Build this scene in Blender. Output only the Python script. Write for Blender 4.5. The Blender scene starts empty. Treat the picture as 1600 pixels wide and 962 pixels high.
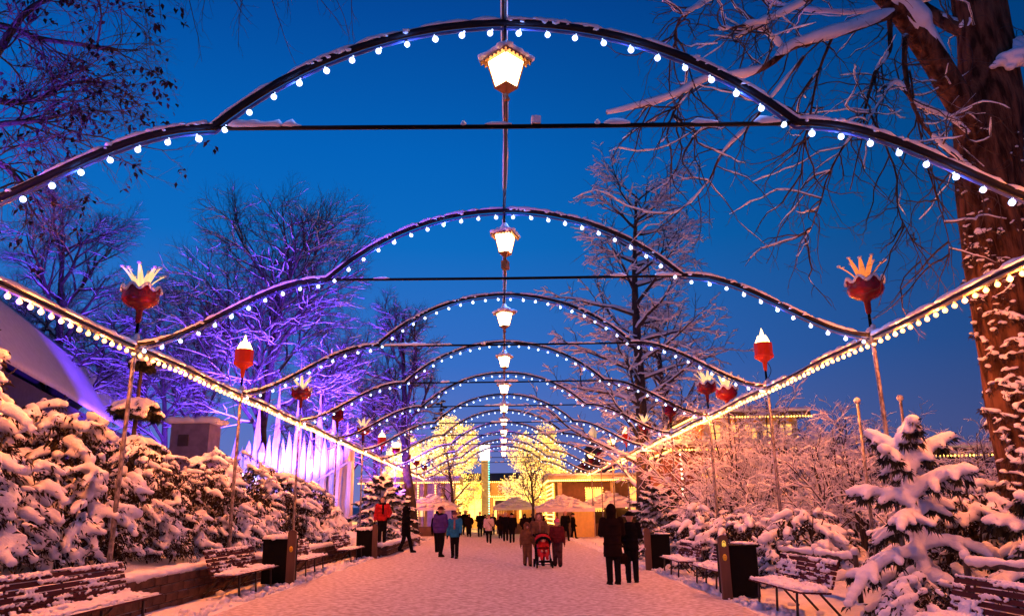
import bpy, math, random
import numpy as np
from mathutils import Vector, Matrix, Quaternion
from mathutils import noise as mnoise
PI = math.pi
random.seed(7)
RNG = np.random.default_rng(7)
SC = bpy.context.scene
COL = SC.collection

# ------------------------------------------------------------------ camera
F_PX, PITCH, YAW, ROLL, CAMX, CAMZ = 1174.3, 0.2676, 0.0153, 0.0162, -0.09, 1.7
cam_d = bpy.data.cameras.new('camera')
cam_d.sensor_width = 36.0
cam_d.lens = 36.0 * F_PX / 1600.0
cam_d.clip_start = 0.05
cam_d.clip_end = 2000
cam = bpy.data.objects.new('camera', cam_d)
COL.objects.link(cam)
cam.location = (CAMX, 0, CAMZ)
cam.rotation_mode = 'QUATERNION'
_fwd = Vector((math.sin(YAW)*math.cos(PITCH), math.cos(YAW)*math.cos(PITCH), math.sin(PITCH)))
_q = _fwd.to_track_quat('-Z', 'Y')
cam.rotation_quaternion = _q @ Quaternion((0, 0, 1), -ROLL)
SC.camera = cam

# ------------------------------------------------------------------ sky
W = bpy.data.worlds.new('World'); SC.world = W; W.use_nodes = True
nt = W.node_tree; nt.nodes.clear()
wo = nt.nodes.new('ShaderNodeOutputWorld'); bg = nt.nodes.new('ShaderNodeBackground')
geo = nt.nodes.new('ShaderNodeTexCoord'); sep = nt.nodes.new('ShaderNodeSeparateXYZ')
rmp = nt.nodes.new('ShaderNodeValToRGB')
els = rmp.color_ramp.elements
stops = [(0.0, (.20, .19, .46)), (.08, (.125, .175, .52)), (.19, (.040, .160, .57)), (.34, (.004, .150, .54)), (.45, (.001, .122, .49)),
         (.60, (.001, .066, .325)), (.78, (.001, .022, .125)), (1.0, (.001, .010, .06))]
els[0].position = 0; els[0].color = (*stops[0][1], 1)
els[1].position = 1; els[1].color = (*stops[-1][1], 1)
for p_, c_ in stops[1:-1]:
    e = els.new(p_); e.color = (*c_, 1)
nt.links.new(geo.outputs['Generated'], sep.inputs[0])
nt.links.new(sep.outputs['Z'], rmp.inputs[0])
mra = nt.nodes.new('ShaderNodeMapRange'); mra.interpolation_type = 'SMOOTHSTEP'          # the afterglow lies to the left, the east is darker
mra.inputs[1].default_value = -.15; mra.inputs[2].default_value = .75; mra.inputs[3].default_value = 1.0; mra.inputs[4].default_value = .36
nt.links.new(sep.outputs['X'], mra.inputs[0])
mxa = nt.nodes.new('ShaderNodeMix'); mxa.data_type = 'RGBA'; mxa.blend_type = 'MULTIPLY'; mxa.inputs[0].default_value = 1
nt.links.new(rmp.outputs[0], mxa.inputs[6]); nt.links.new(mra.outputs[0], mxa.inputs[7])
nt.links.new(mxa.outputs[2], bg.inputs[0])
bg.inputs[1].default_value = 1.0
nt.links.new(bg.outputs[0], wo.inputs[0])
vs = SC.view_settings
vs.view_transform = 'Standard'; vs.look = 'None'; vs.gamma = 1.0; vs.exposure = 0.0
cy = SC.cycles
cy.use_denoising = True
cy.sample_clamp_indirect = 3.0
cy.sample_clamp_direct = 0.0
cy.max_bounces = 6; cy.diffuse_bounces = 3; cy.glossy_bounces = 2; cy.transmission_bounces = 3
cy.use_light_tree = True
cy.caustics_reflective = False; cy.caustics_refractive = False

# ------------------------------------------------------------------ materials
MATS = {}
def _n(nt, t, **kw):
    n = nt.nodes.new(t)
    for k, v in kw.items(): setattr(n, k, v)
    return n
def mat(name, base, rough=.7, var=.25, scale=6.0, bump=.0, bscale=30.0, metal=0.0, snow=0.0, snow_lo=.25, snow_hi=.6,
        stretch=None, col2=None, emit=None, estr=0.0, spec=.4, sample='AUTO', bdist=.02):
    if name in MATS: return MATS[name]
    m = bpy.data.materials.new(name); m.use_nodes = True
    nt = m.node_tree; b = nt.nodes['Principled BSDF']
    L = nt.links
    tc = _n(nt, 'ShaderNodeTexCoord'); mp = _n(nt, 'ShaderNodeMapping')
    L.new(tc.outputs['Object'], mp.inputs[0])
    if stretch: mp.inputs['Scale'].default_value = stretch
    nz = _n(nt, 'ShaderNodeTexNoise'); nz.inputs['Scale'].default_value = scale; nz.inputs['Detail'].default_value = 5
    L.new(mp.outputs[0], nz.inputs['Vector'])
    mx = _n(nt, 'ShaderNodeMix', data_type='RGBA')
    c2 = col2 if col2 else tuple(max(0, c*(1-var)) for c in base)
    mx.inputs[6].default_value = (*base, 1); mx.inputs[7].default_value = (*c2, 1)
    mr = _n(nt, 'ShaderNodeMapRange'); mr.inputs[1].default_value = .38; mr.inputs[2].default_value = .62
    L.new(nz.outputs[0], mr.inputs[0]); L.new(mr.outputs[0], mx.inputs[0])
    out = mx.outputs[2]
    if snow > 0:
        g = _n(nt, 'ShaderNodeNewGeometry'); s = _n(nt, 'ShaderNodeSeparateXYZ'); L.new(g.outputs['Normal'], s.inputs[0])
        n2 = _n(nt, 'ShaderNodeTexNoise'); n2.inputs['Scale'].default_value = 4.0; n2.inputs['Detail'].default_value = 3
        L.new(tc.outputs['Object'], n2.inputs['Vector'])
        ad = _n(nt, 'ShaderNodeMath', operation='MULTIPLY_ADD'); ad.inputs[1].default_value = .8; ad.inputs[2].default_value = -.4
        L.new(n2.outputs[0], ad.inputs[0])
        ad2 = _n(nt, 'ShaderNodeMath', operation='ADD'); L.new(s.outputs['Z'], ad2.inputs[0]); L.new(ad.outputs[0], ad2.inputs[1])
        m2 = _n(nt, 'ShaderNodeMapRange'); m2.inputs[1].default_value = snow_lo; m2.inputs[2].default_value = snow_hi; m2.inputs[4].default_value = snow
        L.new(ad2.outputs[0], m2.inputs[0])
        mx2 = _n(nt, 'ShaderNodeMix', data_type='RGBA'); mx2.inputs[7].default_value = (.82, .84, .88, 1)
        L.new(m2.outputs[0], mx2.inputs[0]); L.new(out, mx2.inputs[6]); out = mx2.outputs[2]
    L.new(out, b.inputs['Base Color'])
    b.inputs['Roughness'].default_value = rough; b.inputs['Metallic'].default_value = metal
    b.inputs['Specular IOR Level'].default_value = spec
    if bump > 0:
        n3 = _n(nt, 'ShaderNodeTexNoise'); n3.inputs['Scale'].default_value = bscale; n3.inputs['Detail'].default_value = 4
        L.new(mp.outputs[0], n3.inputs['Vector'])
        bp = _n(nt, 'ShaderNodeBump'); bp.inputs['Strength'].default_value = bump; bp.inputs['Distance'].default_value = bdist
        L.new(n3.outputs[0], bp.inputs['Height']); L.new(bp.outputs[0], b.inputs['Normal'])
    if emit:
        b.inputs['Emission Color'].default_value = (*emit, 1); b.inputs['Emission Strength'].default_value = estr
        m.cycles.emission_sampling = sample
    MATS[name] = m
    return m
SNOW = mat('snow', (.84, .85, .88), .75, .06, 5, .5, 35, bdist=.02, spec=.25)
SNOWF = mat('snow_far', (.84, .85, .88), .8, .08, 3, spec=.2)
PATHM = mat('trodden_snow', (.74, .70, .72), .75, .2, 9.0, .8, 15.0, bdist=.06, spec=.12, col2=(.44, .37, .37))
GROUND = mat('garden_snow', (.80, .81, .84), .8, .15, 2.0, .7, 12, bdist=.05)
PIPE = mat('black_painted_pipe', (.010, .010, .013), .5, .3, 9, spec=.15, snow=.9, snow_lo=.45, snow_hi=.62)
PIPED = mat('blue_conduit', (.07, .10, .32), .35, .3, 9)
RAILM = mat('rail_brass', (.30, .22, .12), .45, .35, 7, snow=.8, snow_lo=.5, snow_hi=.8)
POLE = mat('frosted_pole', (.34, .30, .28), .45, .75, 22, .4, 40, metal=.3, stretch=(1, 1, .5))
RED = mat('red_enamel', (.24, .007, .009), .25, .3, 6)
REDGLASS = mat('red_glass', (.34, .010, .006), .25, .3, 6, emit=(1, .03, .003), estr=.35, sample='NONE')
BLACK = mat('black_paint', (.004, .004, .005), .7, .3, 8, spec=.06)
BARK = mat('bark', (.070, .048, .038), .9, .55, 5, .8, 14, stretch=(1, 1, .35), bdist=.04)
BARKS = mat('snowy_bark', (.065, .045, .038), .9, .5, 4, snow=.95, snow_lo=.30, snow_hi=.62)
BARKP = mat('snowy_twigs', (.060, .042, .040), .9, .5, 4, snow=.7, snow_lo=.35, snow_hi=.7)
LEAFD = mat('dark_leaf', (.036, .024, .012), .65, .5, 9, snow=.8, snow_lo=.55, snow_hi=.85, spec=.15)
LEAFW = mat('withered_leaf', (.026, .016, .018), .8, .5, 9, spec=.1)
LEAFB = mat('brown_leaf', (.060, .030, .022), .7, .5, 9)
NEEDLE = mat('needle', (.020, .024, .014), .7, .5, 9)
SLAT = mat('bench_slat', (.085, .022, .022), .75, .35, 5, .5, 20, stretch=(1, .12, 1), snow=.85, snow_lo=.62, snow_hi=.9, spec=.1)
IRON = mat('bench_iron', (.045, .035, .032), .5, .3, 9, metal=.4)
STONE = mat('wall_block', (.11, .060, .045), .85, .5, 3, .8, 16, spec=.1, snow=.5, snow_lo=.5, snow_hi=.9)
POSTW = mat('bin_post', (.09, .045, .035), .7, .4, 5, .4, 20, stretch=(1, 1, .15))
def glow_mat(name, centre, edge, strength=1.0):
    """frosted glass over a filament: hottest face-on, deeper in colour towards the rim"""
    m = bpy.data.materials.new(name); m.use_nodes = True; nt = m.node_tree; b = nt.nodes['Principled BSDF']
    lw = nt.nodes.new('ShaderNodeLayerWeight'); lw.inputs[0].default_value = .5
    mx = nt.nodes.new('ShaderNodeMix'); mx.data_type = 'RGBA'; mx.inputs[6].default_value = (*centre, 1); mx.inputs[7].default_value = (*edge, 1)
    nt.links.new(lw.outputs['Facing'], mx.inputs[0]); nt.links.new(mx.outputs[2], b.inputs['Emission Color'])
    b.inputs['Emission Strength'].default_value = strength; b.inputs['Base Color'].default_value = (.8, .8, .8, 1)
    m.cycles.emission_sampling = 'NONE'; return m
BULBW = glow_mat('warm_bulb', (6.0, 3.0, .80), (3.0, 1.0, .10))
BULBC = glow_mat('cool_bulb', (2.6, 3.2, 4.0), (.45, .85, 2.2))
PANE = mat('lantern_pane', (1, .9, .7), .3, 0, 1, emit=(1, .62, .28), estr=14.0, sample='FRONT')
GILT = mat('lantern_gilt', (.35, .16, .05), .4, .3, 9, metal=.5)
FLAME = mat('flame', (1, .8, .5), .4, 0, 1, emit=(1, .55, .15), estr=9.0, sample='FRONT')
PETAL = mat('glowing_petal', (.95, .75, .45), .5, .2, 4, emit=(1, .62, .25), estr=1.1, sample='NONE')
PETALO = mat('orange_petal', (.8, .25, .1), .5, .3, 4, emit=(1, .26, .05), estr=.9, sample='NONE')

# ------------------------------------------------------------------ mesh building
def unit(v):
    v = np.asarray(v, float); n = np.linalg.norm(v, axis=-1, keepdims=True); return v/np.maximum(n, 1e-9)
class MB:
    """collects vertices and faces; build() links them as one mesh object"""
    def __init__(s): s.V = []; s.F = []; s.n = 0; s.smooth = []
    def add(s, V, F, smooth=True):
        V = np.asarray(V, np.float32).reshape(-1, 3)
        if isinstance(F, np.ndarray): F = [F]
        for f in F:
            f = np.asarray(f, np.int64)
            if len(f): s.F.append(f + s.n); s.smooth.append(np.full(len(f), smooth))
        s.V.append(V); s.n += len(V); return s
    def box(s, c, size, rz=0.0, rx=0.0, taper=1.0):
        x, y, z = [k/2 for k in size]
        t = taper
        V = np.array([(-x,-y,-z),(x,-y,-z),(x,y,-z),(-x,y,-z),(-x*t,-y*t,z),(x*t,-y*t,z),(x*t,y*t,z),(-x*t,y*t,z)])
        if rx: V = V @ rotx(rx).T
        if rz: V = V @ rotz(rz).T
        return s.add(V+np.array(c), np.array([(0,3,2,1),(4,5,6,7),(0,1,5,4),(1,2,6,5),(2,3,7,6),(3,0,4,7)]), False)
    def tubes(s, P, R, k=6, caps=True, smooth=True):
        P = np.asarray(P, float); R = np.asarray(R, float)
        if P.ndim == 2: P = P[None]; R = np.broadcast_to(R, P.shape[:2]) if R.ndim < 2 else R
        N, n, _ = P.shape
        if N == 0: return s
        R = np.broadcast_to(R, (N, n))
        T = np.empty_like(P); T[:, 1:-1] = P[:, 2:]-P[:, :-2]; T[:, 0] = P[:, 1]-P[:, 0]; T[:, -1] = P[:, -1]-P[:, -2]
        T = unit(T)
        mean = unit(P[:, -1]-P[:, 0]+1e-6)
        ref = np.where(np.abs(mean[:, 2:3]) > .85, np.array([[1., 0, 0]]), np.array([[0, 0, 1.]]))[:, None, :]
        A = unit(np.cross(T, np.broadcast_to(ref, T.shape))); B = np.cross(T, A)
        a = np.arange(k)*2*PI/k
        V = P[:, :, None, :] + R[:, :, None, None]*(np.cos(a)[None, None, :, None]*A[:, :, None, :]+np.sin(a)[None, None, :, None]*B[:, :, None, :])
        i = np.arange(n-1)[:, None]; j = np.arange(k)[None, :]
        q = np.stack([i*k+j, i*k+(j+1) % k, (i+1)*k+(j+1) % k, (i+1)*k+j], -1).reshape(-1, 4)[:, ::-1]
        Q = (q[None]+(np.arange(N)*n*k)[:, None, None]).reshape(-1, 4)
        Fs = [Q]
        if caps and k > 2:
            c = np.arange(k)
            C = np.concatenate([c[None], (n-1)*k+c[None, ::-1]], 0)
            Fs.append((C[None]+(np.arange(N)*n*k)[:, None, None]).reshape(-1, k))
        return s.add(V.reshape(-1, 3), Fs, smooth)
    def lathe(s, prof, c=(0, 0, 0), k=16, smooth=True, phase=0.0, wave=None):
        prof = np.asarray(prof, float); a = np.arange(k)*2*PI/k+phase
        V = np.stack([prof[:, 0][:, None]*np.cos(a), prof[:, 0][:, None]*np.sin(a), np.repeat(prof[:, 1][:, None], k, 1)], -1)
        if wave is not None: V = wave(V, a)
        n = len(prof); i = np.arange(n-1)[:, None]; j = np.arange(k)[None]
        q = np.stack([i*k+j, i*k+(j+1) % k, (i+1)*k+(j+1) % k, (i+1)*k+j], -1).reshape(-1, 4)
        Fs = [q]; cc = np.arange(k)
        if prof[0, 0] > 1e-4: Fs.append(cc[None, ::-1].copy())
        if prof[-1, 0] > 1e-4: Fs.append(((n-1)*k+cc)[None])
        return s.add(V.reshape(-1, 3)+np.array(c), Fs, smooth)
    def prism(s, poly, axis, a, b, smooth=False):
        """extrude 2D polygon along axis (0=x,1=y,2=z) from a to b"""
        poly = np.asarray(poly, float); n = len(poly); V = []
        for t in (a, b):
            for u, v in poly:
                V.append({0: (t, u, v), 1: (u, t, v), 2: (u, v, t)}[axis])
        F = [np.arange(n)[None], (n+np.arange(n)[::-1])[None]]
        j = np.arange(n); F.append(np.stack([j, n+j, n+(j+1) % n, (j+1) % n], -1))
        return s.add(V, F, smooth)
    def mesh(s, name):
        me = bpy.data.meshes.new(name)
        if not s.V: return me
        V = np.concatenate(s.V).astype(np.float32)
        li = np.concatenate([f.ravel() for f in s.F]).astype(np.int32)
        sz = np.concatenate([np.full(len(f), f.shape[1]) for f in s.F]).astype(np.int32)
        st = np.concatenate([[0], np.cumsum(sz)[:-1]]).astype(np.int32)
        me.vertices.add(len(V)); me.vertices.foreach_set('co', V.ravel())
        me.loops.add(len(li)); me.loops.foreach_set('vertex_index', li)
        me.polygons.add(len(sz)); me.polygons.foreach_set('loop_start', st); me.polygons.foreach_set('loop_total', sz)
        me.polygons.foreach_set('use_smooth', np.concatenate(s.smooth))
        me.update(calc_edges=True); me.validate()
        return me
    def build(s, name, material, parent=None, kind=None, loc=None):
        me = s.mesh(name); me.materials.append(material)
        return link(name, me, parent, kind, loc)
def link(name, me, parent=None, kind=None, loc=None):
    o = bpy.data.objects.new(name, me); COL.objects.link(o)
    if parent: o.parent = parent
    if kind: o['kind'] = kind
    if loc is not None: o.location = loc
    return o
def rotz(a): c, s = math.cos(a), math.sin(a); return np.array([(c, -s, 0), (s, c, 0), (0, 0, 1)])
def rotx(a): c, s = math.cos(a), math.sin(a); return np.array([(1, 0, 0), (0, c, -s), (0, s, c)])
def roty(a): c, s = math.cos(a), math.sin(a); return np.array([(c, 0, s), (0, 1, 0), (-s, 0, c)])
def empty(name, label, cat, loc=(0, 0, 0), rz=0.0, group=None):
    o = bpy.data.objects.new(name, None); COL.objects.link(o); o.location = loc; o.rotation_euler = (0, 0, rz)
    o.empty_display_size = .1
    return tag(o, label, cat, group)
def tag(o, label, cat, group=None):
    o['label'] = label; o['category'] = cat
    if group: o['group'] = group
    return o
def copy_thing(root, loc, rz=0.0, label=None, scale=None):
    def cp(o, par):
        c = o.copy(); COL.objects.link(c); c.parent = par
        for ch in o.children: cp(ch, c)
        return c
    r = cp(root, None); r.location = loc; r.rotation_euler = (0, 0, rz)
    if label: r['label'] = label
    if scale: r.scale = (scale,)*3 if not isinstance(scale, tuple) else scale
    return r
def ico(sub=1):
    import bmesh
    bm = bmesh.new(); bmesh.ops.create_icosphere(bm, subdivisions=sub, radius=1.0)
    V = np.array([v.co[:] for v in bm.verts]); F = np.array([[v.index for v in f.verts] for f in bm.faces]); bm.free()
    return V, F
ICO1, ICO2, ICO3 = ico(1), ico(2), ico(3)
def blobs(mb, C, R, squash=None, tmpl=ICO1, jitter=0.0, smooth=True):
    """many ellipsoids at once"""
    C = np.asarray(C, float).reshape(-1, 3); N = len(C)
    if N == 0: return mb
    R = np.broadcast_to(np.asarray(R, float).reshape(-1, 1) if np.ndim(R) < 2 else np.asarray(R, float), (N, 3)) if np.ndim(R) else np.full((N, 3), R)
    T, F = tmpl
    V = T[None]*R[:, None, :]
    if jitter: V = V*(1+RNG.uniform(-jitter, jitter, (N, len(T), 1)))
    V = V + C[:, None, :]
    FF = (F[None]+(np.arange(N)*len(T))[:, None, None]).reshape(-1, 3)
    return mb.add(V.reshape(-1, 3), FF, smooth)
def remesh(mb, name, material, voxel, parent=None, kind=None, smooth=2, loc=None):
    """weld a heap of closed lumps into one continuous surface"""
    me = mb.mesh('tmp'); o = bpy.data.objects.new('tmp', me); COL.objects.link(o)
    md = o.modifiers.new('r', 'REMESH'); md.mode = 'VOXEL'; md.voxel_size = voxel; md.use_smooth_shade = True
    if smooth:
        sm = o.modifiers.new('s', 'SMOOTH'); sm.iterations = smooth; sm.factor = .5
    dg = bpy.context.evaluated_depsgraph_get(); dg.update()
    ev = o.evaluated_get(dg)
    m2 = bpy.data.meshes.new_from_object(ev, depsgraph=dg); m2.name = name
    bpy.data.objects.remove(o); bpy.data.meshes.remove(me)
    m2.materials.clear(); m2.materials.append(material)
    return link(name, m2, parent, kind, loc)
def leaves(mb, C, D, L, w, droop=.3, fold=True):
    """many small pointed leaves: base C, direction D, length L, width w"""
    C = np.asarray(C, float); D = unit(D); N = len(C)
    if N == 0: return mb
    up = unit(RNG.normal(0, 1, (N, 3))*.5+np.array([0, 0, 1.]))
    S = unit(np.cross(D, up)); U = np.cross(S, D)
    L = np.broadcast_to(L, (N,))[:, None]; w = np.broadcast_to(w, (N,))[:, None]
    mid = C+D*L*.5+U*L*.05
    tip = C+D*L-np.array([0, 0, 1.])*L*droop
    V = np.stack([C, mid-S*w*.5, tip, mid+S*w*.5], 1)
    F = (np.array([[0, 1, 2], [0, 2, 3]])[None]+(np.arange(N)*4)[:, None, None]).reshape(-1, 3)
    return mb.add(V.reshape(-1, 3), F, False)
# a point of the place seen in the direction of a picture point, at ground distance Y
def at(x, y, Y):
    u2, w2 = x-800, 481-y
    cr, sr = math.cos(ROLL), math.sin(ROLL)
    u = u2*cr+w2*sr; w = -u2*sr+w2*cr
    yy = F_PX*math.cos(PITCH)-w*math.sin(PITCH); Z = F_PX*math.sin(PITCH)+w*math.cos(PITCH)
    X = u*math.cos(YAW)+yy*math.sin(YAW); Yc = -u*math.sin(YAW)+yy*math.cos(YAW)
    return np.array([CAMX+X/Yc*Y, Y, CAMZ+Z/Yc*Y])
def sstep(x, a, b): t = np.clip((x-a)/(b-a), 0, 1); return t*t*(3-2*t)

# ------------------------------------------------------------------ ground
def gz(x, y):
    x = np.asarray(x, float); y = np.asarray(y, float)
    z = .2*sstep(-x, 0, 4.5)
    z = z + .62*sstep(-x, 6.30, 6.34)*sstep(48-y, 0, 4) + .7*sstep(-x, 6.6, 10) + 2.6*sstep(-x, 12, 30)
    z = z + .30*sstep(x, 5.4, 7.6)*sstep(60-y, 0, 20) + 1.0*sstep(x, 12, 40)
    return z
def fbm(x, y, s): return mnoise.noise((x*s, y*s, 3.1))
def grid(xs, ys, dz=0.0, amp=0.0, sc=1.0):
    X, Y = np.meshgrid(xs, ys); Z = gz(X, Y)+dz
    if amp:
        Nn = np.array([[fbm(a, b, sc)+.5*fbm(a, b, sc*2.7) for a in xs] for b in ys]); Z = Z+Nn*amp
    V = np.stack([X, Y, Z], -1).reshape(-1, 3); n, m = len(ys), len(xs)
    i = np.arange(n-1)[:, None]; j = np.arange(m-1)[None]
    q = np.stack([i*m+j, i*m+j+1, (i+1)*m+j+1, (i+1)*m+j], -1).reshape(-1, 4)
    return V, q
xs = np.unique(np.concatenate([np.linspace(-500, -40, 12), np.linspace(-40, -7, 34), np.linspace(-7, -6.6, 4), [-6.34, -6.32, -6.30], np.linspace(-6.2, -4.7, 12), np.linspace(-4.7, 4.2, 20), np.linspace(4.2, 8, 26), np.linspace(8, 40, 33), np.linspace(40, 500, 12)]))
ys = np.unique(np.concatenate([np.linspace(-80, -4, 12), np.linspace(-4, 30, 120), np.linspace(30, 60, 50), np.linspace(60, 120, 20), np.linspace(120, 900, 14)]))
V, q = grid(xs, ys)
amp = .05*(sstep(np.abs(V[:, 0]+.25), 4.2, 4.9)*sstep(70-V[:, 1], 0, 10))
V[:, 2] += np.array([fbm(a, b, 1.7)+.6*fbm(a, b, 5) for a, b in V[:, :2]])*amp*(1+sstep(np.abs(V[:, 0]), 7, 8)*2)
MB().add(V, q).build('ground', GROUND, kind='structure')
# the trodden walk: a sheet just above, with a ragged edge
py = np.linspace(-6, 130, 420)
V = []; nc = 44
for y in py:
    w = .12*fbm(1.3, y, .6)+.10*fbm(7.7, y, 2.1)
    w2 = .12*fbm(4.3, y, .6)+.10*fbm(9.7, y, 2.1)
    far = float(sstep(y, 52, 62))
    x0 = -4.85+w-30*far; x1 = 4.25+w2+25*far
    for x in np.linspace(x0, x1, nc):
        e = min(abs(x-x0), abs(x-x1)); hgt = .018*min(1, e/.25)
        V.append((x, y, float(gz(x, y))+.006+hgt+.007*fbm(x, y, 2.2)*min(1, e/.3)))
n, m = len(py), nc
i = np.arange(n-1)[:, None]; j = np.arange(m-1)[None]
q = np.stack([i*m+j, i*m+j+1, (i+1)*m+j+1, (i+1)*m+j], -1).reshape(-1, 4)
MB().add(V, q).build('path', PATHM, kind='structure')
# loose snow thrown up along both edges
mb = MB(); C = []; R = []
for _ in range(2600):
    y = random.uniform(7, 55); side = random.choice((-1, 1))
    x = (-4.9-abs(random.gauss(0, .35))) if side < 0 else (4.35+abs(random.gauss(0, .35)))
    r = random.uniform(.015, .06)*(1.6 if random.random() < .12 else 1)
    C.append((x, y, float(gz(x, y))+r*.4)); R.append((r*random.uniform(.9, 1.6), r*random.uniform(.9, 1.6), r))
blobs(mb, C, np.array(R), jitter=.18).build('loose_snow', SNOW, kind='stuff')

# ------------------------------------------------------------------ the light arcade over the walk
HW, HN, AP, KX, KZ, SP, Y1 = 6.637, 4.74, 7.237, 3.284, 5.918, 5.619, 7.591
NA = 11
def arch_point(x):
    a = abs(x)
    if a <= KX:
        s = AP-KZ; Rr = (KX*KX+s*s)/(2*s); return AP-Rr+math.sqrt(Rr*Rr-a*a)
    u = (a-KX)/(HW-KX); return KZ-(KZ-HN)*(u*u*(3-2*u))**1.12
XS = np.concatenate([-np.linspace(HW, KX, 26), np.linspace(-KX, KX, 45)[1:-1], np.linspace(KX, HW, 26)])
def arch_line(off=0.0):
    P = np.array([(x, 0, arch_point(x)) for x in XS])
    if off:
        T = np.gradient(P, axis=0); T = unit(T); N = np.stack([-T[:, 2], 0*T[:, 0], T[:, 0]], -1); P = P+N*off
    return P
def snow_ribbon(mb, P, w, h, gaps=.15, seed=0, k=8):
    """a ridge of snow lying on top of a bar, broken here and there"""
    r = random.Random(seed); i = 0; n = len(P)
    while i < n-3:
        ln = r.randint(4, 14); j = min(n, i+ln)
        if r.random() > gaps and j-i >= 3:
            seg = np.array(P[i:j], float); m = len(seg)
            hh = h*np.array([r.uniform(.75, 1.25) for _ in range(m)]); hh[0] *= .35; hh[-1] *= .35
            a = np.linspace(0, 2*PI, k, endpoint=False)
            T = unit(np.gradient(seg, axis=0)); Sd = unit(np.cross(T, np.array([0, 0, 1.])))
            V = seg[:, None]+Sd[:, None]*(np.cos(a)*w)[None, :, None]*(.6+.4*(hh/h))[:, None, None]
            V = V+np.array([0, 0, 1.])*((np.maximum(np.sin(a), -.25))[None, :]*hh[:, None])[..., None]
            ii = np.arange(m-1)[:, None]; jj = np.arange(k)[None]
            qd = np.stack([ii*k+jj, ii*k+(jj+1) % k, (ii+1)*k+(jj+1) % k, (ii+1)*k+jj], -1).reshape(-1, 4)
            mb.add(V.reshape(-1, 3), [qd, np.arange(k)[None, ::-1], ((m-1)*k+np.arange(k))[None]])
        i = j-1 if r.random() > gaps else j+r.randint(0, 2)
    return mb
def bulb_mesh(name, material, r):
    prof = [(.0, -r*1.75), (r*.55, -r*1.6), (r*.95, -r*1.05), (r, -r*.7), (r*.78, -r*.15), (r*.42, r*.22), (r*.46, r*.75), (0, r*.8)]
    me = MB().lathe(prof, k=8).mesh(name); me.materials.append(material); return me
BM_C, BM_W = bulb_mesh('cool_bulb', BULBC, .037), bulb_mesh('warm_bulb', BULBW, .040)
# arch bulb places: even steps along the lower conduit
_P = arch_line(-.085); _d = np.concatenate([[0], np.cumsum(np.linalg.norm(np.diff(_P, axis=0), axis=1))])
NB = 44
_t = (np.arange(NB)+.5)/NB*_d[-1]
BP = np.stack([np.interp(_t, _d, _P[:, k]) for k in range(3)], -1)
ORD = ['nearest', 'second', 'third', 'fourth', 'fifth', 'sixth', 'seventh', 'eighth', 'ninth', 'tenth', 'farthest']
me_arch = MB().tubes(arch_line(), np.full(len(XS), .046), 8).mesh('arch_tube'); me_arch.materials.append(PIPE)
me_cond = MB().tubes(_P, np.full(len(_P), .019), 5).mesh('conduit'); me_cond.materials.append(PIPED)
cb = MB().tubes([(-KX, 0, KZ-.02), (0, 0, KZ-.03), (KX, 0, KZ-.02)], [.026]*3, 6).mesh('cross_bar'); cb.materials.append(BLACK)
for k in range(NA):
    y = Y1+SP*k
    lab = ('nearest wavy black arch over the walk, overhead with its blue-white bulbs' if k == 0 else
           'farthest and smallest snowy arch at the market end of the walk' if k == NA-1 else
           '%s snow-topped wavy arch from the camera, hung with blue-white bulbs' % ORD[k])
    A = empty('light_arch', lab, 'light arch', (0, y, 0), 0, 'bulb-lit arches spanning the walk')
    link('arch_tube', me_arch, A); link('conduit', me_cond, A); link('cross_bar', cb, A)
    fine = 2 if k < 3 else 1
    mb = MB(); Pn = arch_line()
    seg = np.stack([np.interp(np.linspace(0, len(Pn)-1, len(Pn)*fine), np.arange(len(Pn)), Pn[:, c]) for c in range(3)], -1)
    seg[:, 2] += .026
    snow_ribbon(mb, seg, .050, .052, .05, 11+k)
    rr_ = random.Random(90+k); C = []; R = []
    for _ in range(150 if k < 4 else 60):
        i_ = rr_.randint(0, len(Pn)-2); f_ = rr_.random(); p = Pn[i_]*(1-f_)+Pn[i_+1]*f_
        if mnoise.noise((p[0]*.9, k*3.1, 0)) < -.1: continue
        sgn = -1 if rr_.random() < .75 else 1
        C.append((p[0], sgn*.036, p[2]+rr_.uniform(-.005, .045))); r_ = rr_.uniform(.012, .03); R.append((r_*2.0, .018, r_))
    blobs(mb, C, np.array(R), jitter=.2)
    mb.build('snow_cap', SNOW, A, 'stuff')
    mb = MB(); r = random.Random(50+k)          # bits of snow left along the cross bar
    for _ in range(r.randint(4, 7)):
        x0 = r.uniform(-KX*.95, KX*.9); ln = r.choice((.06, .12, .3, .8))
        n = max(4, int(ln/.06)); pts = [(x0+ln*i/(n-1), 0, KZ-.005) for i in range(n)]
        snow_ribbon(mb, np.array(pts), .035, r.uniform(.03, .07), 0, r.random())
    if k == 0:
        snow_ribbon(mb, np.array([(-3.1+i*.05, 0, KZ) for i in range(16)]), .05, .075, 0, 5)
        mb.box((.33, 0, KZ+.045), (.10, .07, .09), .1)
    mb.build('bar_snow', SNOW, A, 'stuff')
    for p in BP:
        if abs(p[0]) < .05 and k == 0: continue
        o = link('bulb', BM_C, A, loc=(float(p[0]), float(p[1]), float(p[2])-.030))
        o.rotation_euler = (0, random.gauss(0, .22), 0); o.scale = (random.uniform(.92, 1.06),)*3
    mb = MB()
    for p in BP: mb.tubes([p, p-np.array([0, 0, .035])], [.017, .021], 5)
    mb.build('socket_row', BLACK, A, 'stuff')

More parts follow.
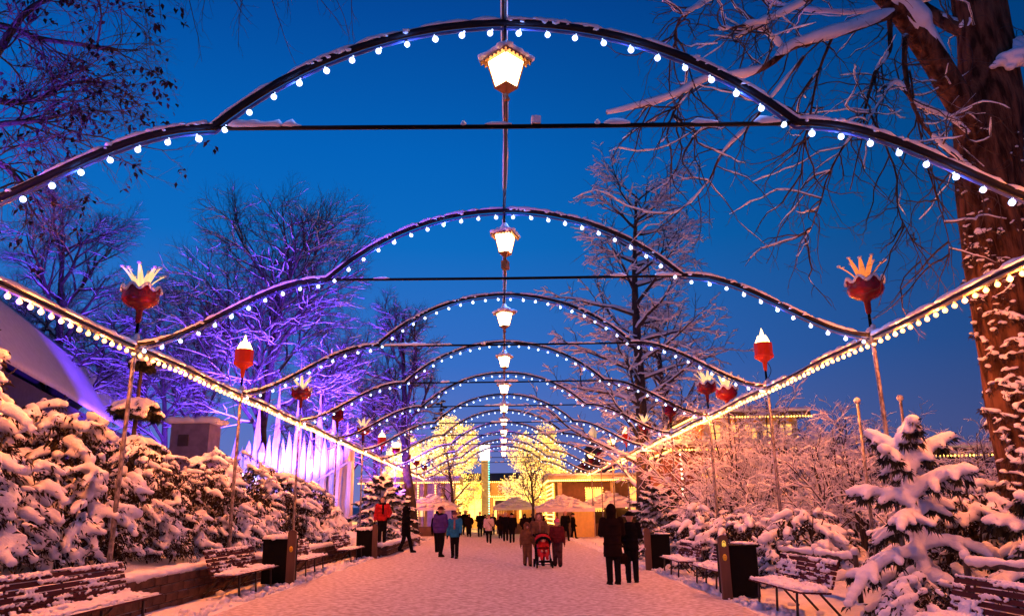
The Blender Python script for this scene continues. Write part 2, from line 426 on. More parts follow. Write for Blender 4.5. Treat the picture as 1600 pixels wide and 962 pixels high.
def bulb_lamp(par, loc, energy, color):
    l = bpy.data.lights.get('bulb_%d_%d' % (int(energy), int(color[0]*100))) or bpy.data.lights.new('bulb_%d_%d' % (int(energy), int(color[0]*100)), 'POINT')
    l.energy = energy; l.color = color; l.shadow_soft_size = .05
    o = bpy.data.objects.new('bulb_light', l); COL.objects.link(o); o.parent = par; o.location = loc
for A in [o for o in COL.objects if o.name.startswith('light_arch')][:6]:
    for i in range(2, NB, 4):
        p = BP[i]; bulb_lamp(A, (float(p[0]), 0, float(p[2])-.085), 14.0, (.12, .30, 1.0))
# ridge pipe linking the tops of the arches
RP = empty('ridge_pipe', 'long snowy pipe running along the crowns of all the arches', 'pipe', (0, Y1-SP, AP+.03))
n = 90; yy = np.linspace(0, SP*(NA+.0), n); P = np.stack([.012*np.sin(yy*.9), yy, -.03*np.sin(PI*((yy/SP) % 1))], -1)
MB().tubes(P, np.full(n, .028), 7).build('pipe', PIPE, RP)
snow_ribbon(MB(), P+np.array([0, 0, .015]), .042, .045, .05, 3).build('snow_cap', SNOW, RP, 'stuff')

# side rails with warm bulbs
RAIL_W, RAIL_C = 345.0, (1.0, .220, .036)
def ground_z(x, y): return float(gz(x, y))
for s, side in ((-1, 'left'), (1, 'right')):
    L0, L1 = Y1-3.6, Y1+SP*(NA-1)
    Rl = empty('bulb_rail', 'straight snow-topped rail of warm bulbs along the %s side of the walk' % side, 'light rail', (s*HW, L0, HN), 0, 'warm bulb rails along the walk')
    n = 120; yy = np.linspace(0, L1-L0, n)
    P = np.stack([0*yy, yy, -.035*np.sin(PI*((yy/SP) % 1))], -1)
    MB().tubes(P+np.array([0, 0, -.01]), np.full(n, .036), 6).build('rail_tube', PIPE, Rl)
    mb = MB()                                        # yellow-lit channel the sockets sit in
    a = P+np.array([-.035, 0, -.075]); b = P+np.array([.035, 0, -.045])
    for i in range(n-1): pass
    V = np.concatenate([P+np.array([x, 0, z]) for x, z in ((-.035, -.050), (.035, -.050), (.035, -.078), (-.035, -.078))])
    i = np.arange(n-1)[:, None]; j = np.arange(4)[None]
    mb.add(V, np.stack([j*n+i, ((j+1) % 4)*n+i, ((j+1) % 4)*n+i+1, j*n+i+1], -1).reshape(-1, 4), False)
    mb.build('lamp_channel', RAILM, Rl)
    fine = np.linspace(0, L1-L0, 420); Pf = np.stack([0*fine, fine, -.035*np.sin(PI*((fine/SP) % 1))+.022], -1)
    snow_ribbon(MB(), Pf, .055, .065, .04, 31+s).build('snow_cap', SNOW, Rl, 'stuff')
    nb = int((L1-L0)/.252)
    for i in range(nb):
        y = .12+i*.252
        link('bulb', BM_W, Rl, loc=(0, y, -.035*math.sin(PI*((y/SP) % 1))-.115))
    mb = MB()
    for i in range(nb):
        y = .12+i*.252; z = -.035*math.sin(PI*((y/SP) % 1))
        mb.tubes([(0, y, z-.075), (0, y, z-.115)], [.018, .022], 5)
    mb.build('socket_row', RAILM, Rl, 'stuff')
    for i in range(4, nb, 4): bulb_lamp(Rl, (0, .12+i*.252, -.16), RAIL_W, RAIL_C)

# posts with torches
def flower_head(par, orange):
    def wave(V, a):
        V = V.copy(); t = np.linspace(0, 1, V.shape[0])[:, None]
        w = (t**3)*.055*np.cos(8*a)[None]; V[..., 2] += w
        rr = 1+.06*(t**3)*np.cos(8*a)[None]; V[..., 0] *= rr; V[..., 1] *= rr; return V
    prof = [(.03, .38), (.05, .42), (.06, .62), (.10, .66), (.20, .69), (.29, .76), (.325, .84), (.30, .92), (.335, .99), (.31, 1.0), (.26, .95), (.05, .90)]
    MB().lathe(prof, k=32, wave=wave).build('cup', RED, par)
    mb = MB()                                        # snow on the wavy rim
    a = np.linspace(0, 2*PI, 65)
    P = np.stack([.325*np.cos(a), .325*np.sin(a), 1.005+.05*np.cos(8*a)], -1)
    mb.tubes(P, .022+.012*np.abs(np.sin(a*2.5)), 6); 
    mb.build('rim_snow', SNOW, par)
    for i in range(8):
        t = np.linspace(0, 1, 8); ang = i*PI/4+.2; ln = .68
        lean = .95 if i % 2 else .62
        r = .05+.36*lean*t**1.5; z = .90+ln*(1-.25*lean)*t-.07*lean*t**3
        c = np.stack([r*math.cos(ang), r*math.sin(ang), z], -1)
        w = .016+.036*np.sin(PI*np.clip(t*.9+.08, 0, 1))
        sd = np.array([-math.sin(ang), math.cos(ang), 0]); nrm = np.array([math.cos(ang), math.sin(ang), 0])
        V = np.stack([c-sd*w[:, None], c+nrm*.02, c+sd*w[:, None], c-nrm*.006], 1).reshape(-1, 3)
        ii = np.arange(7)[:, None]; jj = np.arange(4)[None]
        q = np.stack([ii*4+jj, ii*4+(jj+1) % 4, (ii+1)*4+(jj+1) % 4, (ii+1)*4+jj], -1).reshape(-1, 4)
        pt = MB().add(V, [q, np.array([[28, 29, 30, 31]])]).build('petal', PETALO if orange else PETAL, par)
        blobs(MB(), [c[-1]+np.array([0, 0, .012]), c[-2]+np.array([0, 0, .03])], np.array([(.045, .045, .03), (.035, .035, .02)]), jitter=.1).build('petal_snow', SNOW, pt)
def cup_head(par, lit):
    k = 20
    prof = [(.03, .38), (.045, .42), (.06, .60), (.17, .68), (.235, .72), (.245, .78), (.225, .80), (.225, 1.08), (.21, 1.10), (.19, 1.06), (.05, .82)]
    def wave(V, a):
        V = V.copy(); V[6:9, ..., 0] *= (1+.04*np.cos(10*a))[None]; V[6:9, ..., 1] *= (1+.04*np.cos(10*a))[None]; return V
    MB().lathe(prof, k=40, wave=wave).build('cup', REDGLASS if lit else RED, par)
    if lit:
        mb = MB()
        for i in range(7):
            a = i*2*PI/6; rr = .10 if i < 6 else 0
            h = .27 if i < 6 else .46
            mb.lathe([(.075, 0), (.10, h*.25), (.06, h*.55), (.025, h*.85), (0, h)], (rr*math.cos(a), rr*math.sin(a), 1.04), 8)
        mb.build('flame', FLAME, par)
    else:
        blobs(MB(), [(.03, 0, 1.10), (-.08, .02, 1.09), (.02, .09, 1.09), (.1, -.04, 1.09), (-.03, -.1, 1.09)], np.full((5, 3), (.13, .12, .07)), jitter=.1).build('rim_snow', SNOW, par)
    t = np.linspace(0, 1, 9)
    MB().tubes(np.stack([.05+.09*np.sin(PI*t), 0*t, .62-.42*t], -1), np.full(9, .009), 5).build('cable', BLACK, par)
kinds = ['cup', 'flower', 'cup', 'flower', 'cupd', 'flower', 'cup', 'flower', 'cupd', 'flower', 'cup']
for k in range(NA):
    for s, side in ((-1, 'left'), (1, 'right')):
        y = Y1+SP*k; kd = kinds[k]
        if k == 0: kd = 'cup'
        if s == 1 and k == 4: kd = 'cupd'
        what = {'flower': 'red flower torch', 'cup': 'glowing red cup torch', 'cupd': 'snow-capped unlit red torch'}[kd]
        place = 'at the %s arch' % ORD[k]
        zb = ground_z(s*HW, y)
        A = empty('torch_post', 'frosted %s post %s, topped by a %s' % (side, place, what), 'torch post', (s*HW, y, 0), random.uniform(-.2, .2), 'torch posts carrying the rails')
        n = 30; zz = np.linspace(zb-.15, HN, n)
        MB().tubes(np.stack([0*zz, 0*zz, zz], -1), .047-.012*(zz/HN), 8).build('pole', POLE, A)
        MB().lathe([(.062, HN-.17), (.07, HN-.14), (.07, HN-.02), (.05, HN), (.075, HN+.03), (.05, HN+.06)], k=10).build('collar', RAILM, A)
        MB().tubes([(0, 0, HN+.02), (0, 0, HN+.42)], [.032, .026], 7).build('stem', BLACK, A)
        blobs(MB(), [(0, 0, HN+.09), (.03, -.02, HN+.14), (-.03, .02, HN+.06)], np.array([(.085, .08, .07), (.06, .05, .06), (.07, .07, .06)]), jitter=.1).build('collar_snow', SNOW, A)
        H = bpy.data.objects.new('torch', None); COL.objects.link(H); H.parent = A; H.location = (0, 0, HN)
        if k <= 6:
            flower_head(H, s == 1 and k == 1) if kd == 'flower' else cup_head(H, kd == 'cup')
        else:
            MB().lathe([(.03, .38), (.06, .6), (.24, .72), (.26, 1.0), (.05, .92)], k=10).build('cup', RED, H)
            if kd != 'cupd':
                MB().lathe([(.12, .98), (.3 if kd == 'flower' else .1, 1.25), (0, 1.36)], k=8).build('flame', FLAME, H)

for (px, py_, Y, lab) in ((1136, 628, 27.5, 'yellow flower torch on a post beyond the right rail, among bare branches'),):
    p = at(px, py_, Y); zb = ground_z(p[0], Y)
    A = empty('garden_torch', lab, 'torch post', (float(p[0]), Y, 0), .3)
    MB().tubes([(0, 0, zb-.1), (0, 0, p[2]-.3)], [.05, .04], 7).build('pole', POLE, A)
    H = bpy.data.objects.new('torch', None); COL.objects.link(H); H.parent = A; H.location = (0, 0, float(p[2])-.75); flower_head(H, False); H.scale = (1.25,)*3
# lanterns under the crown of each arch
def make_lantern():
    L = empty('hanging_lantern', 'x', 'lantern', (0, 0, 0), PI/4, 'lanterns hung under the arch crowns')
    MB().tubes([(0, 0, .17), (0, 0, -.26)], [.020, .020], 7).build('hanger', PIPE, L)
    zt, zb, rt, rb = -.42, -.80, .235, .135       # half diagonals
    MB().lathe([(.335, zt-.01), (.345, zt+.015), (.19, zt+.10), (.055, zt+.17), (.03, zt+.2)], k=4, smooth=False, phase=PI/4).build('roof', GILT, L)
    # scalloped valance of the roof edge
    mb = MB(); e = .335/math.sqrt(2)
    for a in range(4):
        for i in range(7):
            t = (i+.5)/7*2-1
            p = rotz(a*PI/2) @ np.array([e, t*e, zt-.025]); mb.add(ICO1[0]*np.array([.016, .016, .02])+p, ICO1[1])
    mb.build('valance', GILT, L, 'stuff')
    c = 1/math.sqrt(2)
    for a in range(4):
        Ra = rotz(a*PI/2)
        et, eb = rt*c, rb*c
        V = np.array([(et, -et*.93, zt), (et, et*.93, zt), (eb, eb*.9, zb+.01), (eb, -eb*.9, zb+.01), (et-.012, -et*.93, zt), (et-.012, et*.93, zt), (eb-.012, eb*.9, zb+.01), (eb-.012, -eb*.9, zb+.01)]) @ Ra.T
        MB().add(V, np.array([(0, 1, 2, 3), (7, 6, 5, 4), (0, 4, 5, 1), (3, 2, 6, 7), (1, 5, 6, 2), (0, 3, 7, 4)]), False).build('pane', PANE, L)
        MB().tubes([Ra @ np.array([et+.003, et+.003, zt]), Ra @ np.array([eb+.003, eb+.003, zb])], [.011, .011], 4).build('corner_bar', GILT, L)
    MB().lathe([(rb+.015, zb+.012), (rb+.02, zb-.005), (.03, zb-.085), (.026, zb-.12), (.045, zb-.15), (.045, zb-.175), (.015, zb-.20)], k=4, smooth=False, phase=PI/4).build('base', GILT, L)
    mb = MB()
    for i in range(90):
        u, v = random.uniform(-1, 1), random.uniform(-1, 1); m_ = max(abs(u), abs(v))
        mb.add(ICO1[0]*np.array([.065, .065, .045])*random.uniform(.8, 1.2)+np.array([u*e*1.02, v*e*1.02, zt+.04+.175*(1-m_)**1.1]), ICO1[1])
    mb.add(ICO2[0]*np.array([.085, .085, .10])+np.array([0, 0, zt+.20]), ICO2[1])
    remesh(mb, 'snow_cap', SNOW, .016, L, smooth=4)
    return L
lan = make_lantern()
for k in range(NA):
    lab = ('largest lit lantern with a thick snow cap, hanging from the nearest arch' if k == 0 else
           'lit lantern with a boxy weight beneath, hanging from the second arch' if k == 1 else
           'lit lantern hanging under the crown of the %s arch' % ORD[k])
    if k == 0: lan.location = (0, Y1, AP-.14); lan.scale = (.9,)*3; lan['label'] = lab; L = lan
    else: L = copy_thing(lan, (0, Y1+SP*k, AP-.14), PI/4+random.uniform(-.25, .5), lab)
    if k == 1: MB().box((0, 0, -1.06), (.16, .13, .17)).build('weight_box', GILT, L)
    if k == 0:
        MB().tubes([(0, 0, -.99), (0, 0, -1.29)], [.016, .016], 6).build('drop_rod', GILT, L)

# ------------------------------------------------------------------ trees
def grow(out, rng, p, d, L, r, lvl, P):
    n = P['seg'][lvl]; wig = P['wig'][lvl]; trop = P['trop'][lvl]
    pts = np.empty((n+1, 3)); pts[0] = p; dirs = np.empty((n+1, 3)); dirs[0] = d
    rnd = rng.normal(0, wig, (n, 3))
    q = np.array(p, float); dd = np.array(d, float)
    for i in range(n):
        dd = dd+rnd[i]; dd[2] += trop*(1 if not P.get('arc') else (i+1)/n); dd = dd/math.sqrt(dd @ dd)
        q = q+dd*(L/n); pts[i+1] = q; dirs[i+1] = dd
    t = np.linspace(0, 1, n+1)
    rad = r*(1-(1-P['tip'][lvl])*t)
    out.setdefault(lvl, []).append((pts, rad))
    if lvl+1 >= P['levels']: return
    nc = P['n'][lvl]; nc = int(nc) + (1 if rng.random() < nc-int(nc) else 0)
    t0 = P['t0'][lvl]; base = rng.uniform(0, 2*PI)
    for i in range(nc):
        tt = t0+(1-t0)*((i+rng.uniform(.2, .8))/nc)
        f = tt*n; a = min(int(f), n-1); fr = f-a
        pp = pts[a]*(1-fr)+pts[a+1]*fr; dv = dirs[a+1]
        ang = P['ang'][lvl]*rng.uniform(.75, 1.25); az = base+i*2.4+rng.uniform(-.4, .4)
        ref = np.array([0, 0, 1.]) if abs(dv[2]) < .9 else np.array([1., 0, 0])
        s1 = np.cross(dv, ref); s1 /= math.sqrt(s1 @ s1); s2 = np.cross(dv, s1)
        nd = dv*math.cos(ang)+(s1*math.cos(az)+s2*math.sin(az))*math.sin(ang)
        shape = P['shape'](tt) if lvl == 0 else (1-.55*tt)
        LL = P['len'][lvl+1]*shape*rng.uniform(.75, 1.2)
        rr = min(rad[a]*.75, P['rad'][lvl+1]*rng.uniform(.8, 1.15))
        grow(out, rng, pp, nd, LL, rr, lvl+1, P)
def tube_levels(out, lv, k):
    mb = MB()
    for l in lv:
        if l not in out: continue
        by = {}
        for pts, rad in out[l]: by.setdefault(len(pts), []).append((pts, rad))
        for n, lst in by.items(): mb.tubes(np.array([a for a, b in lst]), np.array([b for a, b in lst]), k[l], caps=False)
    return mb
def snow_on(out, lv, mb, lift=.55, fat=.9, extra=.008, rmin=.004, k=5, steep=.75, cover=1.0, rng=None):
    """snow lying along the upper side of boughs; steep stretches stay bare"""
    for l in lv:
        by = {}
        for pts, rad in out.get(l, []):
            if rng is not None and rng.random() > cover: continue
            by.setdefault(len(pts), []).append((pts, rad))
        for n, lst in by.items():
            P = np.array([a for a, b in lst]); R = np.array([b for a, b in lst])
            T = unit(np.gradient(P, axis=1)); flat = np.clip((steep-np.abs(T[..., 2]))/.35, 0, 1)
            rs = (R*fat+extra)*flat*RNG.uniform(.75, 1.2, R.shape)
            rs[:, -1] *= .6
            Q = P.copy(); Q[..., 2] += R*lift+rs*.35
            mb.tubes(Q, np.maximum(rs, .0005), k)
    return mb
def bare_tree(name, label, group, base, P, seed, snow_lv=(1, 2, 3), barkm=None, twigm=None, snowm=None, fat=.9, extra=.01, direction=(0, 0, 1)):
    rng = np.random.default_rng(seed); out = {}
    grow(out, rng, np.zeros(3), unit(np.array(direction, float)), P['len'][0], P['rad'][0], 0, P)
    T = empty(name, label, 'tree', base, 0, group)
    tube_levels(out, [0], {0: 10}).build('trunk', barkm or BARKS, T)
    tube_levels(out, [1, 2], {1: 6, 2: 4}).build('boughs', barkm or BARKS, T)
    tube_levels(out, range(3, P['levels']), {i: 3 for i in range(9)}).build('twigs', twigm or BARKP, T, 'stuff')
    mb = snow_on(out, snow_lv, MB(), fat=fat, extra=extra)
    if mb.n: mb.build('snow', snowm or SNOWF, T, 'stuff')
    return T
def broad(h, spread, dens=1.0, levels=5, fork=.28, up=.02):
    return dict(levels=levels, seg=[9, 8, 6, 5, 4, 3], wig=[.05, .12, .16, .2, .22, .25], trop=[.0, .035+up, .03, .01, -.01, 0],
                tip=[.25, .2, .25, .3, .4, .5], n=[13*dens, 9*dens, 8*dens, 6*dens, 4, 0], t0=[fork, .22, .15, .12, .1, .1],
                ang=[.80, .70, .65, .7, .7, .7], len=[h*.80, spread*1.0, spread*.48, spread*.24, spread*.12, .3],
                rad=[h*.022, h*.0095, h*.0045, .022, .012, .008], shape=lambda t: 1.0-.45*abs(t-.45))
G_BACK = 'bare snowy trees on the slope behind the hedge'
def base_at(px, Y, z=None):
    p = at(px, 700, Y); return (float(p[0]), float(Y), float(gz(p[0], Y)) if z is None else z)
bare_tree('bare_tree', 'large round-crowned bare tree glowing violet behind the left rail', G_BACK, base_at(405, 46), dict(levels=5, seg=[8, 9, 7, 5, 4], wig=[.05, .10, .15, .2, .22], trop=[0, .055, .03, .01, 0], tip=[.3, .2, .25, .3, .4], n=[18, 10, 9, 8, 0], t0=[.30, .2, .12, .1, 0], ang=[.95, .62, .62, .65, .7], len=[14.6, 9.8, 4.8, 2.4, 1.1], rad=[.45, .15, .06, .024, .011], shape=lambda t: 1.08-.55*t), 3, extra=.012)
bare_tree('bare_tree', 'dark bare tree at the left frame edge above the snowy roof', G_BACK, base_at(75, 52), broad(22, 7.5, 1.1), 5)
bare_tree('bare_tree', 'tall slim bare tree left of the lanterns, violet limbs against blue sky', G_BACK, base_at(650, 50), broad(16.5, 5.0, 1.0, fork=.35, up=.05), 8)
t4 = bare_tree('bare_tree', 'lower bare tree between the dark tree and the round-crowned one', G_BACK, base_at(205, 62), broad(18, 6.5, 1.0), 12)
for (px, Y, rz, sc, lab) in ((310, 60, 1.2, 1.0, 'bare violet-lit tree just left of the round crown'), (545, 60, 2.6, .85, 'small violet-lit bare tree behind the third arch, left side'),
                             (140, 72, 3.9, 1.05, 'bare tree low behind the snowy roof ridge'), (480, 44, 5.0, .58, 'short bare tree behind the white spired stage'),
                             (590, 50, .7, .58, 'short bare tree right of the white spired stage'), (265, 52, 2.0, .72, 'short bare tree above the small flat-roofed hut'), (15, 70, 4.4, 1.1, 'bare tree far left behind the dark one')):
    copy_thing(t4, base_at(px, Y), rz, lab, sc)
# tall tree on the right with tiers of level snowy boughs
PL = dict(levels=4, seg=[14, 8, 5, 4], wig=[.025, .09, .16, .2], trop=[.01, .03, .0, -.03], tip=[.15, .15, .3, .5], n=[44, 9, 6, 0], t0=[.10, .2, .15, 0],
          ang=[1.15, .70, .7, .7], len=[19, 6.6, 2.3, .9], rad=[.42, .11, .038, .014], shape=lambda t: 1.0-.50*t)
bare_tree('tiered_tree', 'tall straight tree right of centre with level snow-loaded boughs', None, base_at(1000, 39), PL, 21, (1, 2, 3), fat=1.1, extra=.03)
bare_tree('tiered_tree', 'smaller twin-stemmed snowy tree right of the tall tiered one', None, base_at(1052, 46), dict(PL, len=[14, 5.0, 1.7, .7], n=[34, 8, 5, 0]), 22, (1, 2, 3), fat=1.0, extra=.02)

# near tree on the right: the thick trunk, its limbs and their hanging twigs
def spline(pts, n):
    pts = np.array(pts, float); m = len(pts); t = np.linspace(0, m-1, n); o = np.empty((n, pts.shape[1]))
    for i, u in enumerate(t):
        a = min(int(u), m-2); f = u-a
        p0 = pts[max(a-1, 0)]; p1 = pts[a]; p2 = pts[a+1]; p3 = pts[min(a+2, m-1)]
        o[i] = .5*((2*p1)+(-p0+p2)*f+(2*p0-5*p1+4*p2-p3)*f*f+(-p0+3*p1-3*p2+p3)*f**3)
    return o
BT = empty('old_tree', 'huge old tree at the right edge, snow-streaked trunk and long overhead boughs', 'tree', (9.2, 13, 0))
O = np.array([9.2, 13, 0.])
def W_(x, y, Y): return at(x, y, Y)-O
tr = spline([(.02, .1, -.1, .86), (-.06, 0, 1.2, .70), (-.10, 0, 3.5, .62), (-.10, 0, 5.8, .58), (.05, .05, 7.9, .56), (.36, .15, 9.3, .58), (.58, .2, 10.4, .50), (.70, .25, 12.2, .45), (.72, .5, 15, .30)], 150)
k = 72; a = np.arange(k)*2*PI/k
V = []
for p in tr:
    for b in a:
        c, s_ = math.cos(b), math.sin(b)
        ridge = .034*mnoise.noise((c*5, s_*5, p[2]*.5))+.036*mnoise.noise((c*11, s_*11, p[2]*.9))+.02*mnoise.noise((c*2, s_*2, p[2]*1.4))
        r = p[3]+ridge+(.10*max(0, 1.2-p[2])*abs(math.sin(b*2.5)))
        V.append((p[0]+r*c, p[1]+r*s_, p[2]))
i = np.arange(len(tr)-1)[:, None]; j = np.arange(k)[None]
q = np.stack([i*k+j, i*k+(j+1) % k, (i+1)*k+(j+1) % k, (i+1)*k+j], -1).reshape(-1, 4)
MB().add(V, q).build('trunk', mat('old_bark', (.15, .070, .038), .95, .8, 7, 1.0, 14, stretch=(1, 1, .22), snow=.9, snow_lo=.45, snow_hi=.75, bdist=.08, spec=.08), BT)
limbs = [  # picture route, depth, radii
    ([(1560, 285, 13), (1525, 215, 12.9), (1480, 130, 12.7), (1435, 60, 12.4), (1400, 15, 12.1), (1350, -40, 11.7)], .30, .20),
    ([(1565, 100, 13), (1600, 80, 13), (1660, 55, 12.8)], .2, .15),
    ([(1540, 50, 13), (1500, 45, 13.3), (1455, 20, 13.8), (1400, -30, 14)], .17, .12),
    ([(1405, 18, 12.1), (1380, 28, 11.9), (1330, 48, 11.7), (1270, 66, 11.5), (1235, 78, 11.4), (1200, 104, 11.2), (1160, 122, 11), (1110, 126, 10.9), (1065, 148, 10.8), (1010, 165, 10.6), (950, 178, 10.5)], .095, .02),
    ([(1375, -20, 11.8), (1290, -12, 11.3), (1250, 8, 11.1), (1200, 32, 11), (1160, 42, 10.9), (1122, 50, 10.8)], .06, .015),
    ([(1230, 78, 11.4), (1195, 50, 11.2), (1178, 45, 11.1), (1150, 60, 11)], .03, .015),
    ([(1130, -15, 11), (1085, 12, 10.8), (1058, 30, 10.6), (1050, 60, 10.5)], .03, .01),
    ([(1390, 30, 12), (1392, 80, 12), (1370, 110, 11.9), (1355, 160, 11.9), (1352, 190, 11.8)], .05, .02),
    ([(1415, 55, 12.2), (1414, 110, 12.1), (1420, 150, 12), (1440, 170, 12), (1480, 185, 12.1), (1510, 210, 12.2)], .055, .02),
    ([(1420, 150, 12), (1400, 130, 11.9), (1370, 170, 11.8), (1355, 200, 11.7), (1330, 300, 11.5)], .03, .008),
    ([(1425, 160, 12), (1450, 205, 12), (1490, 240, 12.1), (1515, 262, 12.3)], .035, .02),
    ([(1300, 58, 11.6), (1280, 115, 11.5), (1268, 180, 11.4), (1256, 230, 11.3), (1255, 290, 11.2)], .028, .006),
    ([(1345, 190, 11.8), (1310, 240, 11.6), (1290, 285, 11.5), (1270, 345, 11.4), (1255, 380, 11.3)], .022, .005),
    ([(1255, 90, 11.4), (1210, 150, 11.2), (1180, 190, 11.1), (1130, 240, 11), (1105, 290, 11), (1060, 330, 10.9), (1010, 330, 10.9)], .03, .008),
    ([(1420, 110, 12), (1440, 230, 12), (1460, 300, 11.9), (1480, 370, 11.8), (1482, 420, 11.8)], .02, .004),
    ([(1360, 180, 11.9), (1395, 260, 11.9), (1400, 330, 11.8), (1420, 370, 11.8), (1440, 420, 11.8)], .02, .004),
    ([(1080, 140, 10.8), (1050, 180, 10.8), (1085, 200, 10.8), (1070, 240, 10.8)], .014, .005),
    ([(1480, -10, 13.5), (1420, 5, 13), (1330, 20, 12.7), (1230, 10, 12.4), (1120, -20, 12)], .05, .01),
]
out = {0: [], 1: [], 2: [], 3: []}
rng = np.random.default_rng(4)
PT = dict(levels=3, seg=[6, 9, 5], wig=[.1, .24, .26], trop=[-.02, -.04, -.02], tip=[.3, .3, .5], n=[0, 5, 0], t0=[.1, .15, 0], ang=[.8, .7, .7],
          len=[0, 1.5, .5], rad=[0, .011, .006], shape=lambda t: 1)
for pts, r0, r1 in limbs:
    P = spline([W_(*p) for p in pts], 26)
    P += np.cumsum(rng.normal(0, .006, P.shape), 0)
    R = np.linspace(r0, r1, 26); out[0].append((P, R))
    if r0 > .25 : cnt = 14
    else: cnt = 18
    for _ in range(cnt):
        u = rng.uniform(.12, 1); a_ = int(u*24); pp = P[a_]; dv = unit(P[a_+1]-P[a_])
        nd = unit(dv*.9+rng.normal(0, .6, 3)+np.array([-.15, 0, -.08]))
        o2 = {}
        grow(o2, rng, pp, nd, rng.uniform(.7, 2.0), .013*rng.uniform(.6, 1.5), 1, PT)
        for l in o2: out[l] += o2[l]
mb = MB()
for P, R in out[0]: mb.tubes(P, R, 8)
mb.build('boughs', MATS['old_bark'], BT, 'stuff')
tube_levels(out, [1, 2], {1: 4, 2: 3}).build('twigs', BARK, BT, 'stuff')
mb = MB()
for P, R in out[0]:
    T = unit(np.gradient(P, axis=0)); flat = np.clip((.93-np.abs(T[:, 2]))/.3, 0, 1)
    brk = np.array([1 if (mnoise.noise((p[0]*1.5, p[1], p[2]*1.5)) > -.28 or r_ > .06) else .2 for p, r_ in zip(P, R)])
    rs = (R*1.0+.036*np.clip(R/.03, .25, 1))*np.clip(np.linspace(0, 9, len(R)), .05, 1)*flat*brk*rng.uniform(.8, 1.15, len(R)); Q = P.copy(); Q[:, 2] += R*.42+rs*.10; Q[:, 1] -= R*.30
    mb.tubes(spline(np.hstack([Q, rs[:, None]]), 60)[:, :3], np.maximum(spline(np.hstack([Q, rs[:, None]]), 60)[:, 3], .001), 7)
snow_on(out, [1], mb, extra=.010, cover=.45, rng=rng)
mb.build('bough_snow', SNOW, BT, 'stuff')
mb = MB()                                              # the big pads in the forks
for (x, y, Y, r) in ((1572, 90, 12.62, .17), (1586, 86, 12.6, .19), (1600, 82, 12.6, .19), (1616, 78, 12.65, .2), (1590, 96, 12.58, .17), (1562, 98, 12.6, .12), (1605, 94, 12.6, .18), (1552, 104, 12.6, .08), (1578, 106, 12.58, .09)):
    mb.add(ICO2[0]*np.array([r*1.15, r, r*.62])+W_(x, y, Y), ICO2[1])
remesh(mb, 'fork_snow', SNOW, .03, BT, smooth=5)
# creeper and caught snow on the trunk
mb = MB(); ml = MB(); C = []; D = []
for _ in range(760):
    z = 1.0+7.6*rng.random(); az = rng.uniform(-PI*1.02, .15) if rng.random() < .9 else rng.uniform(0, 2*PI)
    tp = np.array([np.interp(z, tr[:, 2], tr[:, c]) for c in range(4)])
    if z > 5.0 and (az > -1.9 or z > 6.6) and rng.random() < .78: continue
    nrm = np.array([math.cos(az), math.sin(az), 0]); sd = np.array([-nrm[1], nrm[0], 0])
    c = tp[:3]+nrm*(tp[3]+.03)
    L = rng.uniform(.08, .30)*(1 if z < 4 else .6); n = max(3, int(L/.05)); dr = unit(sd*rng.choice((-1, 1))+nrm*rng.uniform(.1, .8)+np.array([0, 0, rng.uniform(-.9, .5)]))
    for i in range(n):
        p = c+dr*L*i/n; r = rng.uniform(.026, .06)*(1-.5*i/n)*(1 if z < 5 else .7)
        mb.add(ICO1[0]*np.array([r*1.3, r*1.3, r*.8])+p, ICO1[1])
        for _2 in range(3): C.append(p-np.array([0, 0, r])); D.append(rng.normal(0, .5, 3)+nrm*.3-np.array([0, 0, .6]))
remesh(mb, 'creeper_snow', SNOW, .022, BT, 'stuff', 1)
leaves(ml, C, D, rng.uniform(.05, .12, len(C)), .035).build('creeper', LEAFB, BT, 'stuff')

# beech at the upper left: boughs reach in from outside the frame, last leaves still on
LT = empty('beech_tree', 'dark beech with a few dead leaves hanging into the upper left corner', 'tree', (-10.2, 8.5, 0))
O = np.array([-10.2, 8.5, 0.])
out = {0: [], 1: [], 2: [], 3: []}
P = spline([(0, 0, -.1), (.1, 0, 3), (0, .1, 6), (.3, .2, 9), (.5, .2, 13)], 30); TR0 = P
tk = MB().tubes(P, np.linspace(.38, .2, 30), 12)
PB = dict(levels=4, seg=[8, 7, 6, 4], wig=[.1, .14, .2, .25], trop=[.0, -.02, -.03, -.03], tip=[.3, .3, .3, .5], n=[9, 8, 5, 0], t0=[.1, .12, .15, 0], ang=[.8, .65, .65, .7],
          len=[0, 2.0, 1.0, .45], rad=[0, .020, .010, .005], shape=lambda t: 1)
for pts in ([(-160, 200, 9), (-60, 60, 9.2), (0, 40, 9.4), (60, 60, 9.6), (130, 70, 9.8), (185, 78, 10)], [(-160, 230, 9), (-60, 150, 9.2), (10, 160, 9.4), (60, 155, 9.5), (110, 130, 9.6), (170, 130, 9.8)],
            [(-160, 300, 9), (-70, 220, 9.1), (0, 195, 9.2), (50, 190, 9.3), (100, 180, 9.5)], [(-100, 200, 9), (-10, 90, 9.2), (40, 20, 9.3), (110, -20, 9.5), (180, -60, 9.6)],
            [(-160, 330, 9), (-60, 260, 9), (-10, 250, 9.1), (30, 280, 9.2), (40, 300, 9.2)]):
    P = spline([at(*p)-O for p in pts], 16); out[0].append((P, np.linspace(.07, .018, 16)))
    for _ in range(10):
        u = rng.uniform(.3, 1); a_ = int(u*14); o2 = {}
        grow(o2, rng, P[a_], unit(unit(P[a_+1]-P[a_])+rng.normal(0, .6, 3)), rng.uniform(.7, 1.9), .016, 1, PB)
        for l in o2: out[l] += o2[l]
